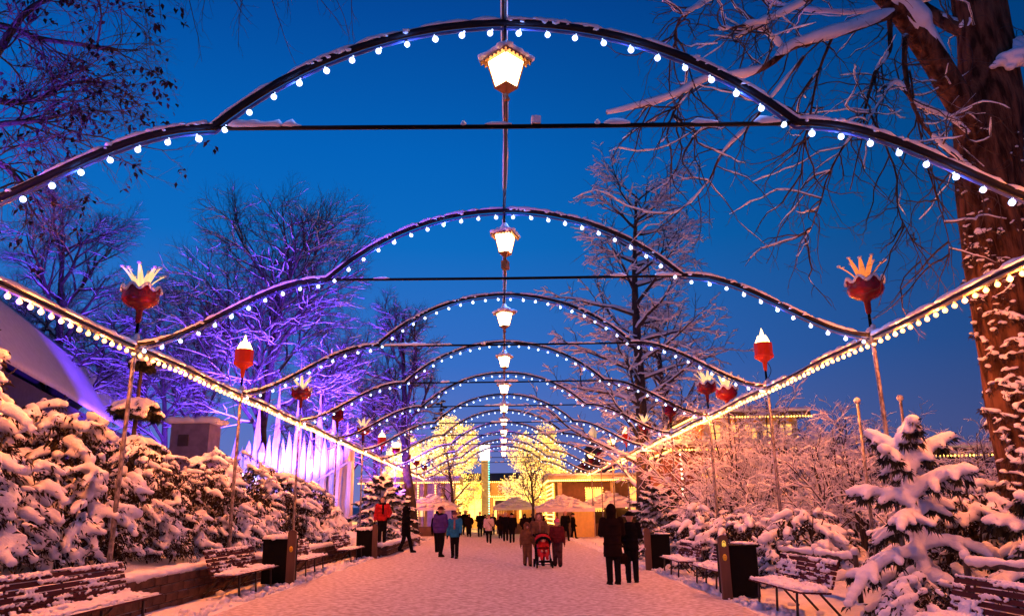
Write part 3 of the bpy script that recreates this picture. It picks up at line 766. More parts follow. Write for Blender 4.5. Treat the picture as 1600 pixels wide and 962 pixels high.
# long whips hanging from higher boughs
PH = dict(levels=3, seg=[8, 8, 5], wig=[.1, .07, .16], trop=[0, -.02, -.05], tip=[.3, .3, .5], n=[0, 9, 0], t0=[0, .1, 0], ang=[0, .5, 0], len=[0, 2, .55], rad=[0, .008, .004], shape=lambda t: 1)
P = spline([at(-100, -160, 9)-O, at(150, -260, 10)-O, at(420, -330, 11)-O, at(600, -330, 11.5)-O], 24); out[0].append((P, np.linspace(.1, .02, 24)))
wh = {1: [], 2: []}
for (x, y) in ((165, -30), (190, -60), (215, -40), (240, -80), (290, -60), (330, -60), (350, -90), (385, -50), (405, -60), (415, -90), (440, -80), (470, -70), (500, -90), (540, -70), (310, -120), (120, -40), (260, -120)):
    pp = at(x, y, 10.5)-O; o2 = {}
    near = out[0][-1][0]; s_ = near[np.argmin(abs(near[:, 0]-pp[0]))]
    wh[1].append((spline([s_, (s_+pp)/2+rng.normal(0, .1, 3), pp], 9), np.full(9, .010)))
    grow(o2, rng, pp, unit(np.array([rng.uniform(-.25, .45), 0, -1])), rng.uniform(1.0, 2.3), .009, 1, PH)
    for l in o2: wh[l] += o2[l]
tk.build('trunk', BARK, LT)
mb = MB()
for P, R in out[0]: mb.tubes(P, R, 7)
mb.build('boughs', BARK, LT, 'stuff')
for l in wh: out[l] += wh[l]
tube_levels(out, [1, 2, 3], {1: 4, 2: 3, 3: 3}).build('twigs', BARK, LT, 'stuff')
C = []; D = []
for pts, rad in out[3]:
    if rng.random() < .11:
        for _ in range(5): C.append(pts[rng.integers(1, len(pts))]+rng.normal(0, .03, 3)); D.append(rng.normal(0, 1, 3)+np.array([0, 0, -.8]))
leaves(MB(), C, D, rng.uniform(.06, .11, len(C)), .06).build('dead_leaves', LEAFW, LT, 'stuff')

# ------------------------------------------------------------------ snow-laden shrubs
def snowy_shrub(label, cx, cy, rx, ry, h, seed, dens=24, leaf=1.0, snow=1.0, voxel=.032, size=1.0, group='snow-laden evergreen shrubs in the left bed', side=-1, bare=None):
    rng = np.random.default_rng(seed)
    z0 = float(gz(cx, cy))-.05
    S = empty('snowy_shrub', label, 'shrub', (cx, cy, z0), 0, group)
    area = 2*PI*(((rx*ry)**1.6+(rx*h)**1.6+(ry*h)**1.6)/3)**(1/1.6)
    n = int(area*dens)
    ms = MB(); CL = []; DL = []; SC_ = []; SR = []
    off = rng.uniform(0, 50, 3)
    for _ in range(n):
        v = rng.normal(0, 1, 3); v /= np.linalg.norm(v)
        if v[2] < -.05: v[2] = -v[2]*.5
        if v[1] > .45 and rng.random() < .7: continue
        lump = 1+.22*mnoise.noise(Vector(v*1.9+off))+.12*mnoise.noise(Vector(v*4.3+off))
        dep = rng.uniform(.86, 1.0)
        c = np.array([v[0]*rx, v[1]*ry, v[2]*h])*lump*dep
        c[2] = max(c[2], .12)
        outw = unit(np.array([v[0]/rx, v[1]/ry, v[2]/h])); hz = unit(np.array([outw[0], outw[1], .001]))
        cov = mnoise.noise(Vector(c*1.1+off))
        low = sstep(c[2]/h, 0.0, .45)
        hassnow = rng.random() < snow*(.62+.75*low+1.3*cov)
        m = rng.integers(2, 6); az = rng.normal(0, .7); dd = rotz(az) @ hz
        r0 = size*rng.uniform(.045, .115)*(1+.6*max(cov, 0))
        droop = rng.uniform(.15, .9)*(1-.5*outw[2])
        for i in range(m):
            t = i/m; st = r0*1.15*i
            p = c+dd*st*(1-.35*droop)-np.array([0, 0, 1])*droop*st*(.4+.6*t)
            r = r0*(1-.45*t)*rng.uniform(.85, 1.15)
            if hassnow: SC_.append(p+np.array([0, 0, r*.3])); SR.append((r*1.2, r*1.2, r*1.05))
            for _l in range(int(5*leaf)):
                CL.append(p+rng.normal(0, r*.7, 3)-np.array([0, 0, r*.25])); DL.append(dd*.7+rng.normal(0, .6, 3)-np.array([0, 0, .5]))
    blobs(ms, SC_, np.array(SR))
    remesh(ms, 'snow', SNOW, voxel, S, 'stuff', 1)
    ml = MB(); leaves(ml, CL, DL, rng.uniform(.06, .13, len(CL))*size, .038*size)
    # inner dark mass of twigs and shadowed leaves
    nI = int(n*5); v = unit(rng.normal(0, 1, (nI, 3))); v[:, 2] = np.abs(v[:, 2]); rr = rng.uniform(.55, .93, (nI, 1))
    Ci = v*rr*np.array([rx, ry, h]); leaves(ml, Ci, rng.normal(0, 1, (nI, 3))-np.array([0, 0, .4]), .16*size, .075*size)
    ml.build('foliage', LEAFD, S, 'stuff')
    # stems
    mb = MB()
    st = []
    for i in range(14):
        a_ = rng.uniform(0, 2*PI); e = np.array([math.cos(a_)*rx*.8, math.sin(a_)*ry*.8, h*rng.uniform(.4, .9)])
        st.append(spline([(0, 0, 0), e*np.array([.3, .3, .5]), e], 7))
    mb.tubes(np.array(st), np.broadcast_to(np.linspace(.035, .01, 7), (14, 7)), 5).build('stems', BARK, S, 'stuff')
    return S
LS = [
 ('biggest snow-smothered evergreen at the left frame edge, above the first bench', -8.7, 10.8, 1.8, 2.0, 3.35, 36, 1.0, 1.15, .032, 1.12),
 ('tall snowy evergreen behind the left post with the flower torch', -8.1, 13.6, 1.35, 1.5, 2.75, 24, 1.0, 1.0, .032, 1.05),
 ('leafy shrub with little snow behind the second left bench', -7.75, 16.6, 1.15, 1.5, 2.35, 24, 1.5, .62, .032, .8),
 ('rounded snowy shrub just behind the second left bench and bin', -7.7, 19.6, 1.25, 1.5, 2.3, 24, 1.1, .95, .035, .9),
 ('snowy shrub under the white spired stage, behind the nearer left bin', -7.9, 22.8, 1.35, 1.6, 2.45, 22, 1.0, 1.05, .04, 1.0),
 ('snowy shrub behind the third left bench', -7.7, 26.2, 1.3, 1.7, 2.4, 20, 1.0, 1.0, .042, 1.05),
 ('snowy shrub ending the hedge by the farther left bin', -7.5, 29.8, 1.25, 1.7, 2.1, 18, 1.0, 1.0, .045, 1.1),
 ('flat-topped snowy shrub at the back of the hedge, under the roof slope', -10.6, 15.5, 1.9, 2.0, 2.35, 16, 1.0, 1.1, .045, 1.2),
 ('snow-covered shrub at the back of the hedge beneath the small hut', -10.2, 19.8, 1.8, 2.0, 2.1, 14, 1.0, 1.1, .05, 1.2),
]
for a_, (lab, cx, cy, rx, ry, h, dn, lf, sn, vx, sz) in enumerate(LS):
    snowy_shrub(lab, cx, cy, rx, ry, h, 100+a_, dn*1.3, lf, sn, vx, sz*.86)
RS = [
 ('low snow-heaped shrub behind the nearer right bin', 7.0, 18.2, 1.3, 1.3, 1.55, 22, .9, 1.25, .035, 1.0),
 ('snow-heaped shrub left of the bin, behind the short right bench', 6.4, 21.3, 1.25, 1.4, 1.55, 22, .9, 1.25, .038, 1.0),
 ('round snow-heaped shrub behind the standing couple', 6.3, 25.0, 1.3, 1.5, 1.7, 20, .9, 1.2, .042, 1.1),
 ('wide snowy shrub beside the tiered tree, right of the couple', 7.9, 28.6, 1.8, 1.6, 1.9, 18, .9, 1.2, .045, 1.2),
 ('rounded snowy shrub filling the gap right of the young fir', 8.2, 13.7, 1.25, 1.1, 1.85, 24, 1.2, 1.1, .034, 1.0),
 ('dark-hearted snowy shrub at the foot of the old tree', 8.9, 11.7, 1.3, 1.1, 1.6, 24, 1.4, 1.0, .034, 1.0),
 ('low dark shrub dusted with snow in front of the young fir', 5.95, 11.35, .62, .75, .75, 34, 1.6, .75, .026, .75),
 ('low snowy shrub under the bare branches, right of the frosted pole', 8.3, 15.4, 1.2, 1.2, 1.2, 22, .9, 1.3, .035, 1.0),
]
for a_, (lab, cx, cy, rx, ry, h, dn, lf, sn, vx, sz) in enumerate(RS):
    snowy_shrub(lab, cx, cy, rx, ry, h, 200+a_, dn, lf, sn, vx, sz, 'snow-heaped shrubs along the right edge')

# ------------------------------------------------------------------ firs and spruces under snow
def fir(name, label, base, H, Rb, seed, nb=34, sr=.055, voxel=.028, up0=.25, droop=.35, group=None, needle=1.0, t0=.04, tiers=None, side_n=5):
    rng = np.random.default_rng(seed)
    S = empty(name, label, 'fir tree', base, 0, group)
    MB().tubes([(0, 0, -.1), (0, 0, H*.5), (0, 0, H*.97)], [.035*H*.6, .02*H*.6, .008*H], 8).build('trunk', BARK, S)
    CS = []; RSn = []; CN = []; DN = []; st = []; sr_ = []
    for i in range(nb):
        t = t0+(1-t0)*(i/nb)**.9
        if tiers: t = tiers[i % len(tiers)]+rng.uniform(-.02, .02)
        z = H*t; L = Rb*(1-t)**.8*rng.uniform(.8, 1.12)+.10*Rb; az = i*2.39996+rng.uniform(-.3, .3)
        hd = np.array([math.cos(az), math.sin(az), 0])
        n = 10; tt = np.linspace(0, 1, n)
        up = up0*(t*1.6-.2)
        P = np.array([0, 0, z])+hd*L*tt[:, None]*1.0; P[:, 2] += L*(up*tt-droop*tt**2*(1.2-t))
        st.append(P); sr_.append(np.linspace(.02, .007, n)*H/2.8)
        axes = [(P, sr*(1.05-.35*tt))]
        sd = np.array([-hd[1], hd[0], 0])
        for j in range(side_n):
            f = (j+1)/(side_n+1); b = P[int(f*(n-1))]
            for sg in (-1, 1):
                l2 = L*.42*(1-f*.75)*rng.uniform(.7, 1.2); s2 = np.linspace(0, 1, 6)
                Q = b+(hd*.75+sd*sg)*l2*s2[:, None]*.85; Q[:, 2] -= l2*.42*s2**1.5*rng.uniform(.5, 1.4)
                axes.append((Q, sr*(.8-.35*s2))); st.append(np.vstack([Q, Q[-1:]+.001, Q[-1:]+.002, Q[-1:]+.003, Q[-1:]+.004])[:n]); sr_.append(np.linspace(.008, .004, n))
        for Q, r in axes:
            m = len(Q)*2; u = np.linspace(0, len(Q)-1, m); QQ = np.stack([np.interp(u, np.arange(len(Q)), Q[:, c]) for c in range(3)], -1); rr = np.interp(u, np.arange(len(Q)), r)
            keep = rng.random(m) < .93
            lumps = rr*rng.uniform(.75, 1.25, m)
            for p_, r_ in zip(QQ[keep], lumps[keep]): CS.append(p_+np.array([0, 0, r_*.55])); RSn.append((r_*1.1, r_*1.1, r_*.98))
            k_ = int(m*5*needle); idx = rng.integers(0, m, k_)
            CN.append(QQ[idx]+rng.normal(0, .01, (k_, 3))); d = unit(Q[-1]-Q[0])
            DN.append(d*.8+rng.normal(0, .55, (k_, 3))-np.array([0, 0, .45]))
    MB().tubes(np.array(st), np.array(sr_), 4, caps=False).build('branches', BARK, S, 'stuff')
    CN = np.concatenate(CN); DN = np.concatenate(DN)
    leaves(MB(), CN, DN, rng.uniform(.06, .11, len(CN))*(sr/.055)**.5, .016*(sr/.055)).build('needles', NEEDLE, S, 'stuff')
    remesh(blobs(MB(), CS, np.array(RSn)), 'snow', SNOW, voxel, S, 'stuff', 1)
    return S
fir('snowy_fir', 'young fir with fat fingers of snow between the two nearest right benches', (6.5, 12.4, .1), 2.75, 1.75, 31, 17, .125, .03, up0=.95, droop=.75, needle=.8, side_n=2)
fir('snowy_fir', 'low fir branches drooping under snow behind the nearest right bench', (7.75, 11.4, .2), 1.5, 1.5, 32, 13, .12, .03, up0=.6, droop=.7, needle=.9, side_n=2)
fir('snowy_spruce', 'spruce capped by two umbrella tiers of snow, behind the left flower-torch post', (-8.6, 17.6, .9), 4.7, 1.25, 33, 34, .085, .04, up0=.1, droop=.75, tiers=(.70, .715, .93, .50, .53, .96))
fir('snowy_spruce', 'broad low spruce laden with snow left of the standing couple', (5.75, 29.5, 0), 2.6, 2.3, 34, 44, .06, .04, up0=.3, droop=.2)
fir('snowy_spruce', 'broad snowy spruce at the end of the left hedge', (-6.6, 41.5, 0.2), 3.6, 2.5, 35, 46, .09, .055, up0=.3, droop=.35)
fir('snowy_spruce', 'dark-bottomed snowy spruce behind the dark-coated walker on the left', (-6.9, 49, 0.2), 3.3, 2.3, 36, 40, .09, .06, up0=.3, droop=.35)
fir('snowy_spruce', 'snowy spruce half hidden behind the wide right shrub', (8.6, 34, 0), 2.8, 2.2, 37, 40, .08, .05, up0=.3, droop=.3)

# ------------------------------------------------------------------ bare shrubs dusted with snow on the right
def bare_shrub(label, base, H, seed, n=16, spread=.55, fat=1.1, extra=.007, group='bare snow-dusted shrubs on the right', lv=4):
    rng = np.random.default_rng(seed); out = {}
    P = dict(levels=lv, seg=[8, 6, 5, 4], wig=[.10, .18, .22, .22], trop=[.02, .02, .0, 0], tip=[.3, .3, .4, .5], n=[7, 5, 3, 0], t0=[.2, .15, .15, 0], ang=[.7, .7, .7, .7],
             len=[H, H*.40, H*.18, H*.10], rad=[.036, .018, .010, .006], shape=lambda t: 1.1-.5*t)
    for i in range(n):
        a = i*2.4; s_ = spread*math.sqrt((i+.5)/n)*1.4
        grow(out, rng, np.array([math.cos(a)*.2*s_, math.sin(a)*.2*s_, 0]), unit(np.array([math.cos(a)*s_, math.sin(a)*s_, 1])), H*rng.uniform(.75, 1.1), .04, 0, P)
    S = empty('bare_shrub', label, 'shrub', base, 0, group)
    tube_levels(out, [0, 1], {0: 5, 1: 4}).build('stems', BARK, S, 'stuff')
    tube_levels(out, [2, 3], {2: 3, 3: 3}).build('twigs', BARK, S, 'stuff')
    snow_on(out, range(lv), MB(), fat=fat, extra=extra, steep=.96).build('snow', SNOW, S, 'stuff')
    return S
b1 = bare_shrub('tall bare shrub glazed with snow right of the second right post', (9.3, 20.5, .3), 3.4, 41, 16, .6)
b2 = bare_shrub('bare snowy shrub in front of the light-trimmed pavilion', (9.0, 25.5, .3), 3.6, 42, 14, .55)
b0 = copy_thing(b1, (8.2, 26.8, .2), 1.1, 'snow-glazed bare shrub rising beside the third right post', 1.15)
b3 = bare_shrub('wide low thicket of snowy twigs behind the young fir', (9.4, 16.3, .3), 2.0, 43, 22, 1.1, 1.5, .02)
copy_thing(b2, (8.9, 29.5, .3), 2.2, 'tallest bare snowy shrub, right against the pavilion wall', 1.4)
copy_thing(b1, (10.9, 30.5, .3), 5.1, 'bare snowy shrub against the pavilion, nearer its right end', 1.6)
copy_thing(b2, (13.4, 30.0, .3), .4, 'bare snowy shrub screening the right corner of the pavilion', 1.35)
copy_thing(b1, (11.2, 18.2, .3), 2.0, 'bare snowy shrub between the ball-topped poles and the old tree', .85)
copy_thing(b2, (11.8, 22.5, .3), 4.0, 'bare snowy shrub in the middle of the right thicket', .9)
copy_thing(b3, (11.3, 14.8, .3), 3.0, 'low snowy thicket at the foot of the old tree', 1.0)
copy_thing(b3, (8.3, 22.8, .2), 1.0, 'low snowy thicket between the two tall bare shrubs', .9)
copy_thing(b1, (-10.8, 30.5, .9), 3.3, 'small bare snowy shrub in front of the white spired stage', .55)['group'] = 'bare snow-dusted shrubs on the left'

# ------------------------------------------------------------------ walls, benches, bins, fence
def wall_run(label, x0, y0, x1, y1, zb, h, th, course, blen, side, seed, group=None):
    rng = random.Random(seed)
    L = math.hypot(x1-x0, y1-y0); ang = math.atan2(y1-y0, x1-x0)
    Wl = empty('garden_wall', label, 'wall', (x0, y0, zb), ang, group)
    MB().box((L/2, 0, h/2-.1), (L, th-.05, h+.18)).build('core', mat('mortar', (.05, .035, .03), .9, .3, 8), Wl)
    ms = []
    for v in range(6):
        m_ = MB(); w, d, hh = blen-.018, .05, course-.016; e = .008
        V = []
        for (a, b, c) in ((0, 0, 0), (1, 0, 0), (1, 1, 0), (0, 1, 0), (0, 0, 1), (1, 0, 1), (1, 1, 1), (0, 1, 1)):
            V.append((a*w+rng.uniform(-e, e), b*d+(rng.uniform(-e, e) if b == (0 if side > 0 else 1) else 0), c*hh+rng.uniform(-e, e)))
        m_.add(V, np.array([(0, 3, 2, 1), (4, 5, 6, 7), (0, 1, 5, 4), (1, 2, 6, 5), (2, 3, 7, 6), (3, 0, 4, 7)]), False)
        me = m_.mesh('block'); me.materials.append(STONE); ms.append(me)
    nc = int(round(h/course)); n = 0
    yo = -th/2-.012 if side < 0 else th/2-.038
    for c in range(nc):
        x = -blen*.5*(c % 2)
        while x < L:
            if n < 298: link('block', ms[rng.randint(0, 5)], Wl, loc=(max(x, -.02), yo+rng.uniform(-.006, .006), c*course+.004)); n += 1
            x += blen
    # uneven snow lying along the top
    m_ = MB()
    nn = int(L/.13); t = np.linspace(0, L, nn)
    C = np.stack([t, np.array([rng.uniform(-.05, .05) for _ in t]), np.full(nn, h+.03)], -1)
    R = np.array([(rng.uniform(.11, .17), th*rng.uniform(.5, .75), rng.uniform(.07, .13)) for _ in t])
    blobs(m_, C, R, tmpl=ICO2)
    remesh(m_, 'snow_top', SNOW, .04, Wl, 'stuff', 2)
    return Wl
wall_run('dark block wall with snow along its top, behind the left benches', -6.22, 8.0, -6.22, 30.4, .14, .62, .26, .155, .50, -1, 1)
wall_run('low stone wall jutting to the walk beyond the farther left bin', -4.85, 30.9, -5.0, 44.0, .14, .45, .4, .15, .42, -1, 2)
wall_run('short stone return wall beside the farther left bin', -6.1, 30.75, -4.9, 30.75, .14, .45, .3, .15, .42, -1, 3)

def make_bench(L=2.9):
    """bench facing +x; origin at ground mid-length"""
    B = empty('bench', 'x', 'bench', (0, 0, 0), 0, 'slatted benches under snow')
    sl = []
    for i in range(6):                              # seat slats
        x = .02+i*.085
        m_ = MB().box((0, 0, 0), (.066, L, .028)); me = m_.mesh('seat_slat'); me.materials.append(SLAT)
        link('seat_slat', me, B, loc=(x, 0, .435-.004*(5-i)))
    for i in range(6):
        m_ = MB().box((0, 0, 0), (.024, L, .058), 0, 0); me = m_.mesh('back_slat'); me.materials.append(SLAT)
        o = link('back_slat', me, B, loc=(-.045-i*.026, 0, .50+i*.070)); o.rotation_euler = (0, -.34, 0)
    for y in (-L*.36, 0, L*.36):
        MB().tubes([(.43, y, 0), (.40, y, .41)], [.022, .020], 6).build('front_leg', IRON, B)
        MB().tubes([(-.30, y, 0), (.05, y, .41)], [.022, .020], 6).build('rear_leg', IRON, B)
        MB().tubes([(-.03, y, .41), (.46, y, .418)], [.018, .018], 6).build('seat_bearer', IRON, B)
        MB().tubes([(-.02, y, .41), (-.22, y, .92)], [.016, .014], 6).build('back_bearer', IRON, B)
    return B
def bench_snow(B, L, seed, heavy=1.0, front=1.0):
    rng = np.random.default_rng(seed); m_ = MB(); C = []; R = []
    n = int(L*95*heavy)
    for _ in range(n):
        y = rng.uniform(-L/2+.03, L/2-.03); x = rng.uniform(0, .46)*(rng.random()**.35 if front else 1)
        x = .02+abs(x)
        th = .030*(1+.8*mnoise.noise((x*4, y*2.2, seed)))*heavy
        if x < .12: th *= 1.6
        C.append((x, y, .452+th*.3)); R.append((rng.uniform(.035, .06), rng.uniform(.04, .09), max(th, .012)))
    for i in range(6):
        z = .535+i*.070; x = -.035-i*.026
        for y in np.arange(-L/2+.04, L/2, .045):
            c = mnoise.noise((y*2.3, i*1.7, seed+3.3))+.5*mnoise.noise((y*9, i*5, seed))
            if c > .02: C.append((x+.012, y+rng.uniform(-.02, .02), z-rng.uniform(0, .03))); R.append((.018+.02*c, .035, .018+.035*c*heavy))
    for y in np.arange(-L/2+.02, L/2, .06): C.append((-.19, y, .905)); R.append((.022, .045, .018*rng.uniform(.6, 1.5)))
    blobs(m_, C, np.array(R))
    return remesh(m_, 'snow', SNOW, .016, B, 'stuff', 1)
BPOS = [  # x of seat front faces walk
 (-1, -5.62, 10.3, 3.2, 'nearest left bench, cropped by the left frame edge, snow dusting its back', 1.0),
 (-1, -5.75, 16.9, 2.9, 'second left bench, between the big snowy shrubs and the nearer left bin', .9),
 (-1, -5.72, 21.9, 2.7, 'left bench just behind the nearer left bin', 1.0),
 (-1, -5.65, 27.6, 2.7, 'farthest left bench, just before the farther left bin', 1.0),
 (1, 5.2, 8.25, 2.7, 'nearest right bench, cropped at the lower right corner below the snowy rail', 1.3),
 (1, 5.05, 13.85, 2.6, 'right bench with snow clumps on its back, in front of the right bin', 1.4),
 (1, 4.98, 18.3, 2.4, 'right bench half hidden behind the right bin', 1.1),
 (1, 4.95, 21.9, 2.5, 'farthest right bench, just right of the standing couple', 1.1)]
for i, (s, x, y, L, lab, hv) in enumerate(BPOS):
    B = make_bench(L); B['label'] = lab
    B.location = (x, y, float(gz(x, y))); B.rotation_euler = (0, 0, 0 if s < 0 else PI)
    bench_snow(B, L, 5+i, hv)
def bin_(label, x, y, s, mark):
    z = float(gz(x, y)); g = 'litter bins beside the benches'
    B = empty('litter_bin', label, 'litter bin', (x, y, z), 0, g)
    w, d, h = .62, 1.05, .98
    m_ = MB(); m_.prism([(-.28, -.42), (.28, -.42), (.31, -.38), (.31, .38), (.28, .42), (-.28, .42), (-.31, .38), (-.31, -.38)], 2, .03, h); m_.build('body', BLACK, B)
    MB().box((0, 0, h+.02), (.66, .9, .05)).build('lid', BLACK, B)
    xx = -s*.0
    # upright timber at the walk-side near corner, rounded at the top
    prof = [(-.07, -.03), (.07, -.03), (.07, 1.16)]+[(.07*math.cos(t), 1.16+.07*math.sin(t)) for t in np.linspace(.2, PI-.2, 8)]+[(-.07, 1.16)]
    p = MB().prism(prof, 1, -.05, .05); o = p.build('timber_post', POSTW, B); o.location = (s*-.28+(.16 if s < 0 else -.16)*0+(-s*.12), -.50, 0); o.scale = (1.35, 1, 1)
    if mark:
        e = MB().lathe([(.0, 0), (.045, 0), (.045, .008), (0, .008)], k=20); em = e.build('yellow_badge', mat('badge_yellow', (.75, .55, .03), .4, .1, 3), o)
        em.rotation_euler = (PI/2, 0, 0); em.location = (0, -.052, .80); em.scale = (.7, 1.45, 1)
        rn = MB().tubes(np.stack([.018*np.cos(np.linspace(0, 2*PI, 15)), 0*np.linspace(0, 1, 15), .03*np.sin(np.linspace(0, 2*PI, 15))], -1), np.full(15, .004), 4).build('badge_ring', mat('badge_red', (.45, .10, .02), .5, .1, 3), o); rn.location = (0, -.063, .80)
    rng = np.random.default_rng(int(y*10)); C = np.stack([rng.uniform(-.28, .28, 90), rng.uniform(-.42, .42, 90), np.full(90, h+.07)], -1)
    if s > 0: C = C[:45]; C[:, 0] = np.abs(C[:, 0])
    hgt = .085 if s < 0 else .03
    remesh(blobs(MB(), C, np.stack([rng.uniform(.06, .10, len(C)), rng.uniform(.06, .10, len(C)), np.full(len(C), hgt)], -1)), 'snow_cap', SNOW, .02, B, None, 2)
    return B
bin_('nearer left black bin with a thick snow cap and yellow badge', -5.45, 19.0, -1, True)
bin_('farther left black bin with snow on top, at the end of the benches', -5.3, 29.9, -1, False)
rb = bin_('right black bin with a small gold figure mark and yellow badge', 4.75, 16.4, 1, True)
# gold figure mark (a small bell-like emblem) at the top of the timber
gm = MB().tubes([(0, 0, 0), (.0, 0, .05), (.0, 0, .09)], [.006, .03, .008], 6)
gm.tubes(np.stack([.035*np.cos(np.linspace(-.6, PI+.6, 10)), 0*np.linspace(0, 1, 10), .05+.07*np.sin(np.linspace(-.6, PI+.6, 10))], -1), np.full(10, .009), 5)
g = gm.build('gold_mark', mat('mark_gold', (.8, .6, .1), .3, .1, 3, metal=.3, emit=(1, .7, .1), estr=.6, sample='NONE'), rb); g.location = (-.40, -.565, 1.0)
bin_('black bin at the far end of the right benches, behind the couple', 4.72, 24.6, 1, False)

def log_fence(label, pts, seed, rail_z=.72):
    rng = np.random.default_rng(seed)
    F_ = empty('log_fence', label, 'fence', (pts[0][0], pts[0][1], float(gz(*pts[0]))), 0)
    o = np.array([*pts[0], float(gz(*pts[0]))])
    Q = [np.array([x, y, float(gz(x, y))])-o for x, y in pts]
    for q_ in Q:
        p = MB().tubes([q_-np.array([0, 0, .1]), q_+np.array([0, 0, rail_z+.1])], [.05, .045], 8).build('fence_post', BARK, F_)
        blobs(MB(), [q_+np.array([0, 0, rail_z+.14])], np.array([(.075, .075, .08)]), tmpl=ICO2, jitter=.04).build('post_snow', SNOW, p)
    for a_, b_ in zip(Q[:-1], Q[1:]):
        zz = np.array([0, 0, rail_z]); n = 18; P = a_+(b_-a_)*np.linspace(0, 1, n)[:, None]+zz; P[:, 2] += rng.normal(0, .008, n)
        r_ = MB().tubes(P, np.full(n, .038), 7).build('rail', BARK, F_)
        R = .062+.018*np.sin(np.linspace(0, 9, n)+rng.random())+rng.normal(0, .006, n); R[0] = R[-1] = .035
        MB().tubes(P+np.array([0, 0, .058]), R, 9).build('rail_snow', SNOW, r_)
    return F_
log_fence('log fence with a thick snow pillow on its rail, behind the nearest right bench', [(6.9, 8.0), (6.75, 9.9), (6.6, 11.4)], 3)
log_fence('snowy log fence behind the right bench and frosted pole', [(6.25, 14.2), (6.25, 16.0), (6.2, 18.0)], 4)
for (px, py_, ptop, Y, lab) in ((1343, 690, 630, 15.5, 'left of the two slim ball-topped poles'), (1410, 690, 626, 15.5, 'right of the two slim ball-topped poles')):
    p = at(px, py_, Y); t = at(px-3, ptop, Y); zb = float(gz(p[0], Y))
    A = empty('ball_pole', lab+' rising above the young fir', 'pole', (p[0], Y, zb), 0, 'slim poles with snow balls')
    MB().tubes([(0, 0, -.1), (t[0]-p[0], 0, t[2]-zb)], [.035, .028], 7).build('pole', POLE, A)
    MB().add(ICO2[0]*.07+np.array([t[0]-p[0], 0, t[2]-zb+.06]), ICO2[1]).build('ball', mat('white_globe', (.45, .45, .48), .5, .1, 4), A)

# ------------------------------------------------------------------ people
def capsule(mb, a, b, ra, rb, n=6, k=10, flat=1.0):
    a = np.array(a, float); b = np.array(b, float); P = []; R = []
    d = unit(b-a)
    for t in (-1, -.7, -.3): P.append(a+d*ra*t); R.append(ra*math.sqrt(max(1-t*t, .01)))
    for t in np.linspace(0, 1, n): P.append(a+(b-a)*t); R.append(ra+(rb-ra)*t)
    for t in (.3, .7, 1): P.append(b+d*rb*t); R.append(rb*math.sqrt(max(1-t*t, .01)))
    mb.tubes(np.array(P), np.array(R), k)
def rings(mb, lst, k=16):
    """stack of ellipses: (z, cx, cy, rx, ry)"""
    a = np.arange(k)*2*PI/k; V = []
    for z, cx, cyy, rx, ry in lst:
        V.append(np.stack([cx+rx*np.cos(a), cyy+ry*np.sin(a), np.full(k, z)], -1))
    n = len(lst); i = np.arange(n-1)[:, None]; j = np.arange(k)[None]
    q = np.stack([i*k+j, i*k+(j+1) % k, (i+1)*k+(j+1) % k, (i+1)*k+j], -1).reshape(-1, 4)
    mb.add(np.concatenate(V), [q, np.arange(k)[None, ::-1], ((n-1)*k+np.arange(k))[None]])
SKIN = mat('skin', (.52, .30, .22), .6, .1, 6)
def cloth(name, c, var=.3): return mat(name, c, .95, var, 7, .4, 60, bdist=.004, spec=.04)
DARKC = cloth('black_cloth', (.006, .005, .006)); TROU = cloth('dark_trousers', (.008, .007, .009)); BOOT = mat('boot_leather', (.008, .006, .005), .7, .3, 9, spec=.1)
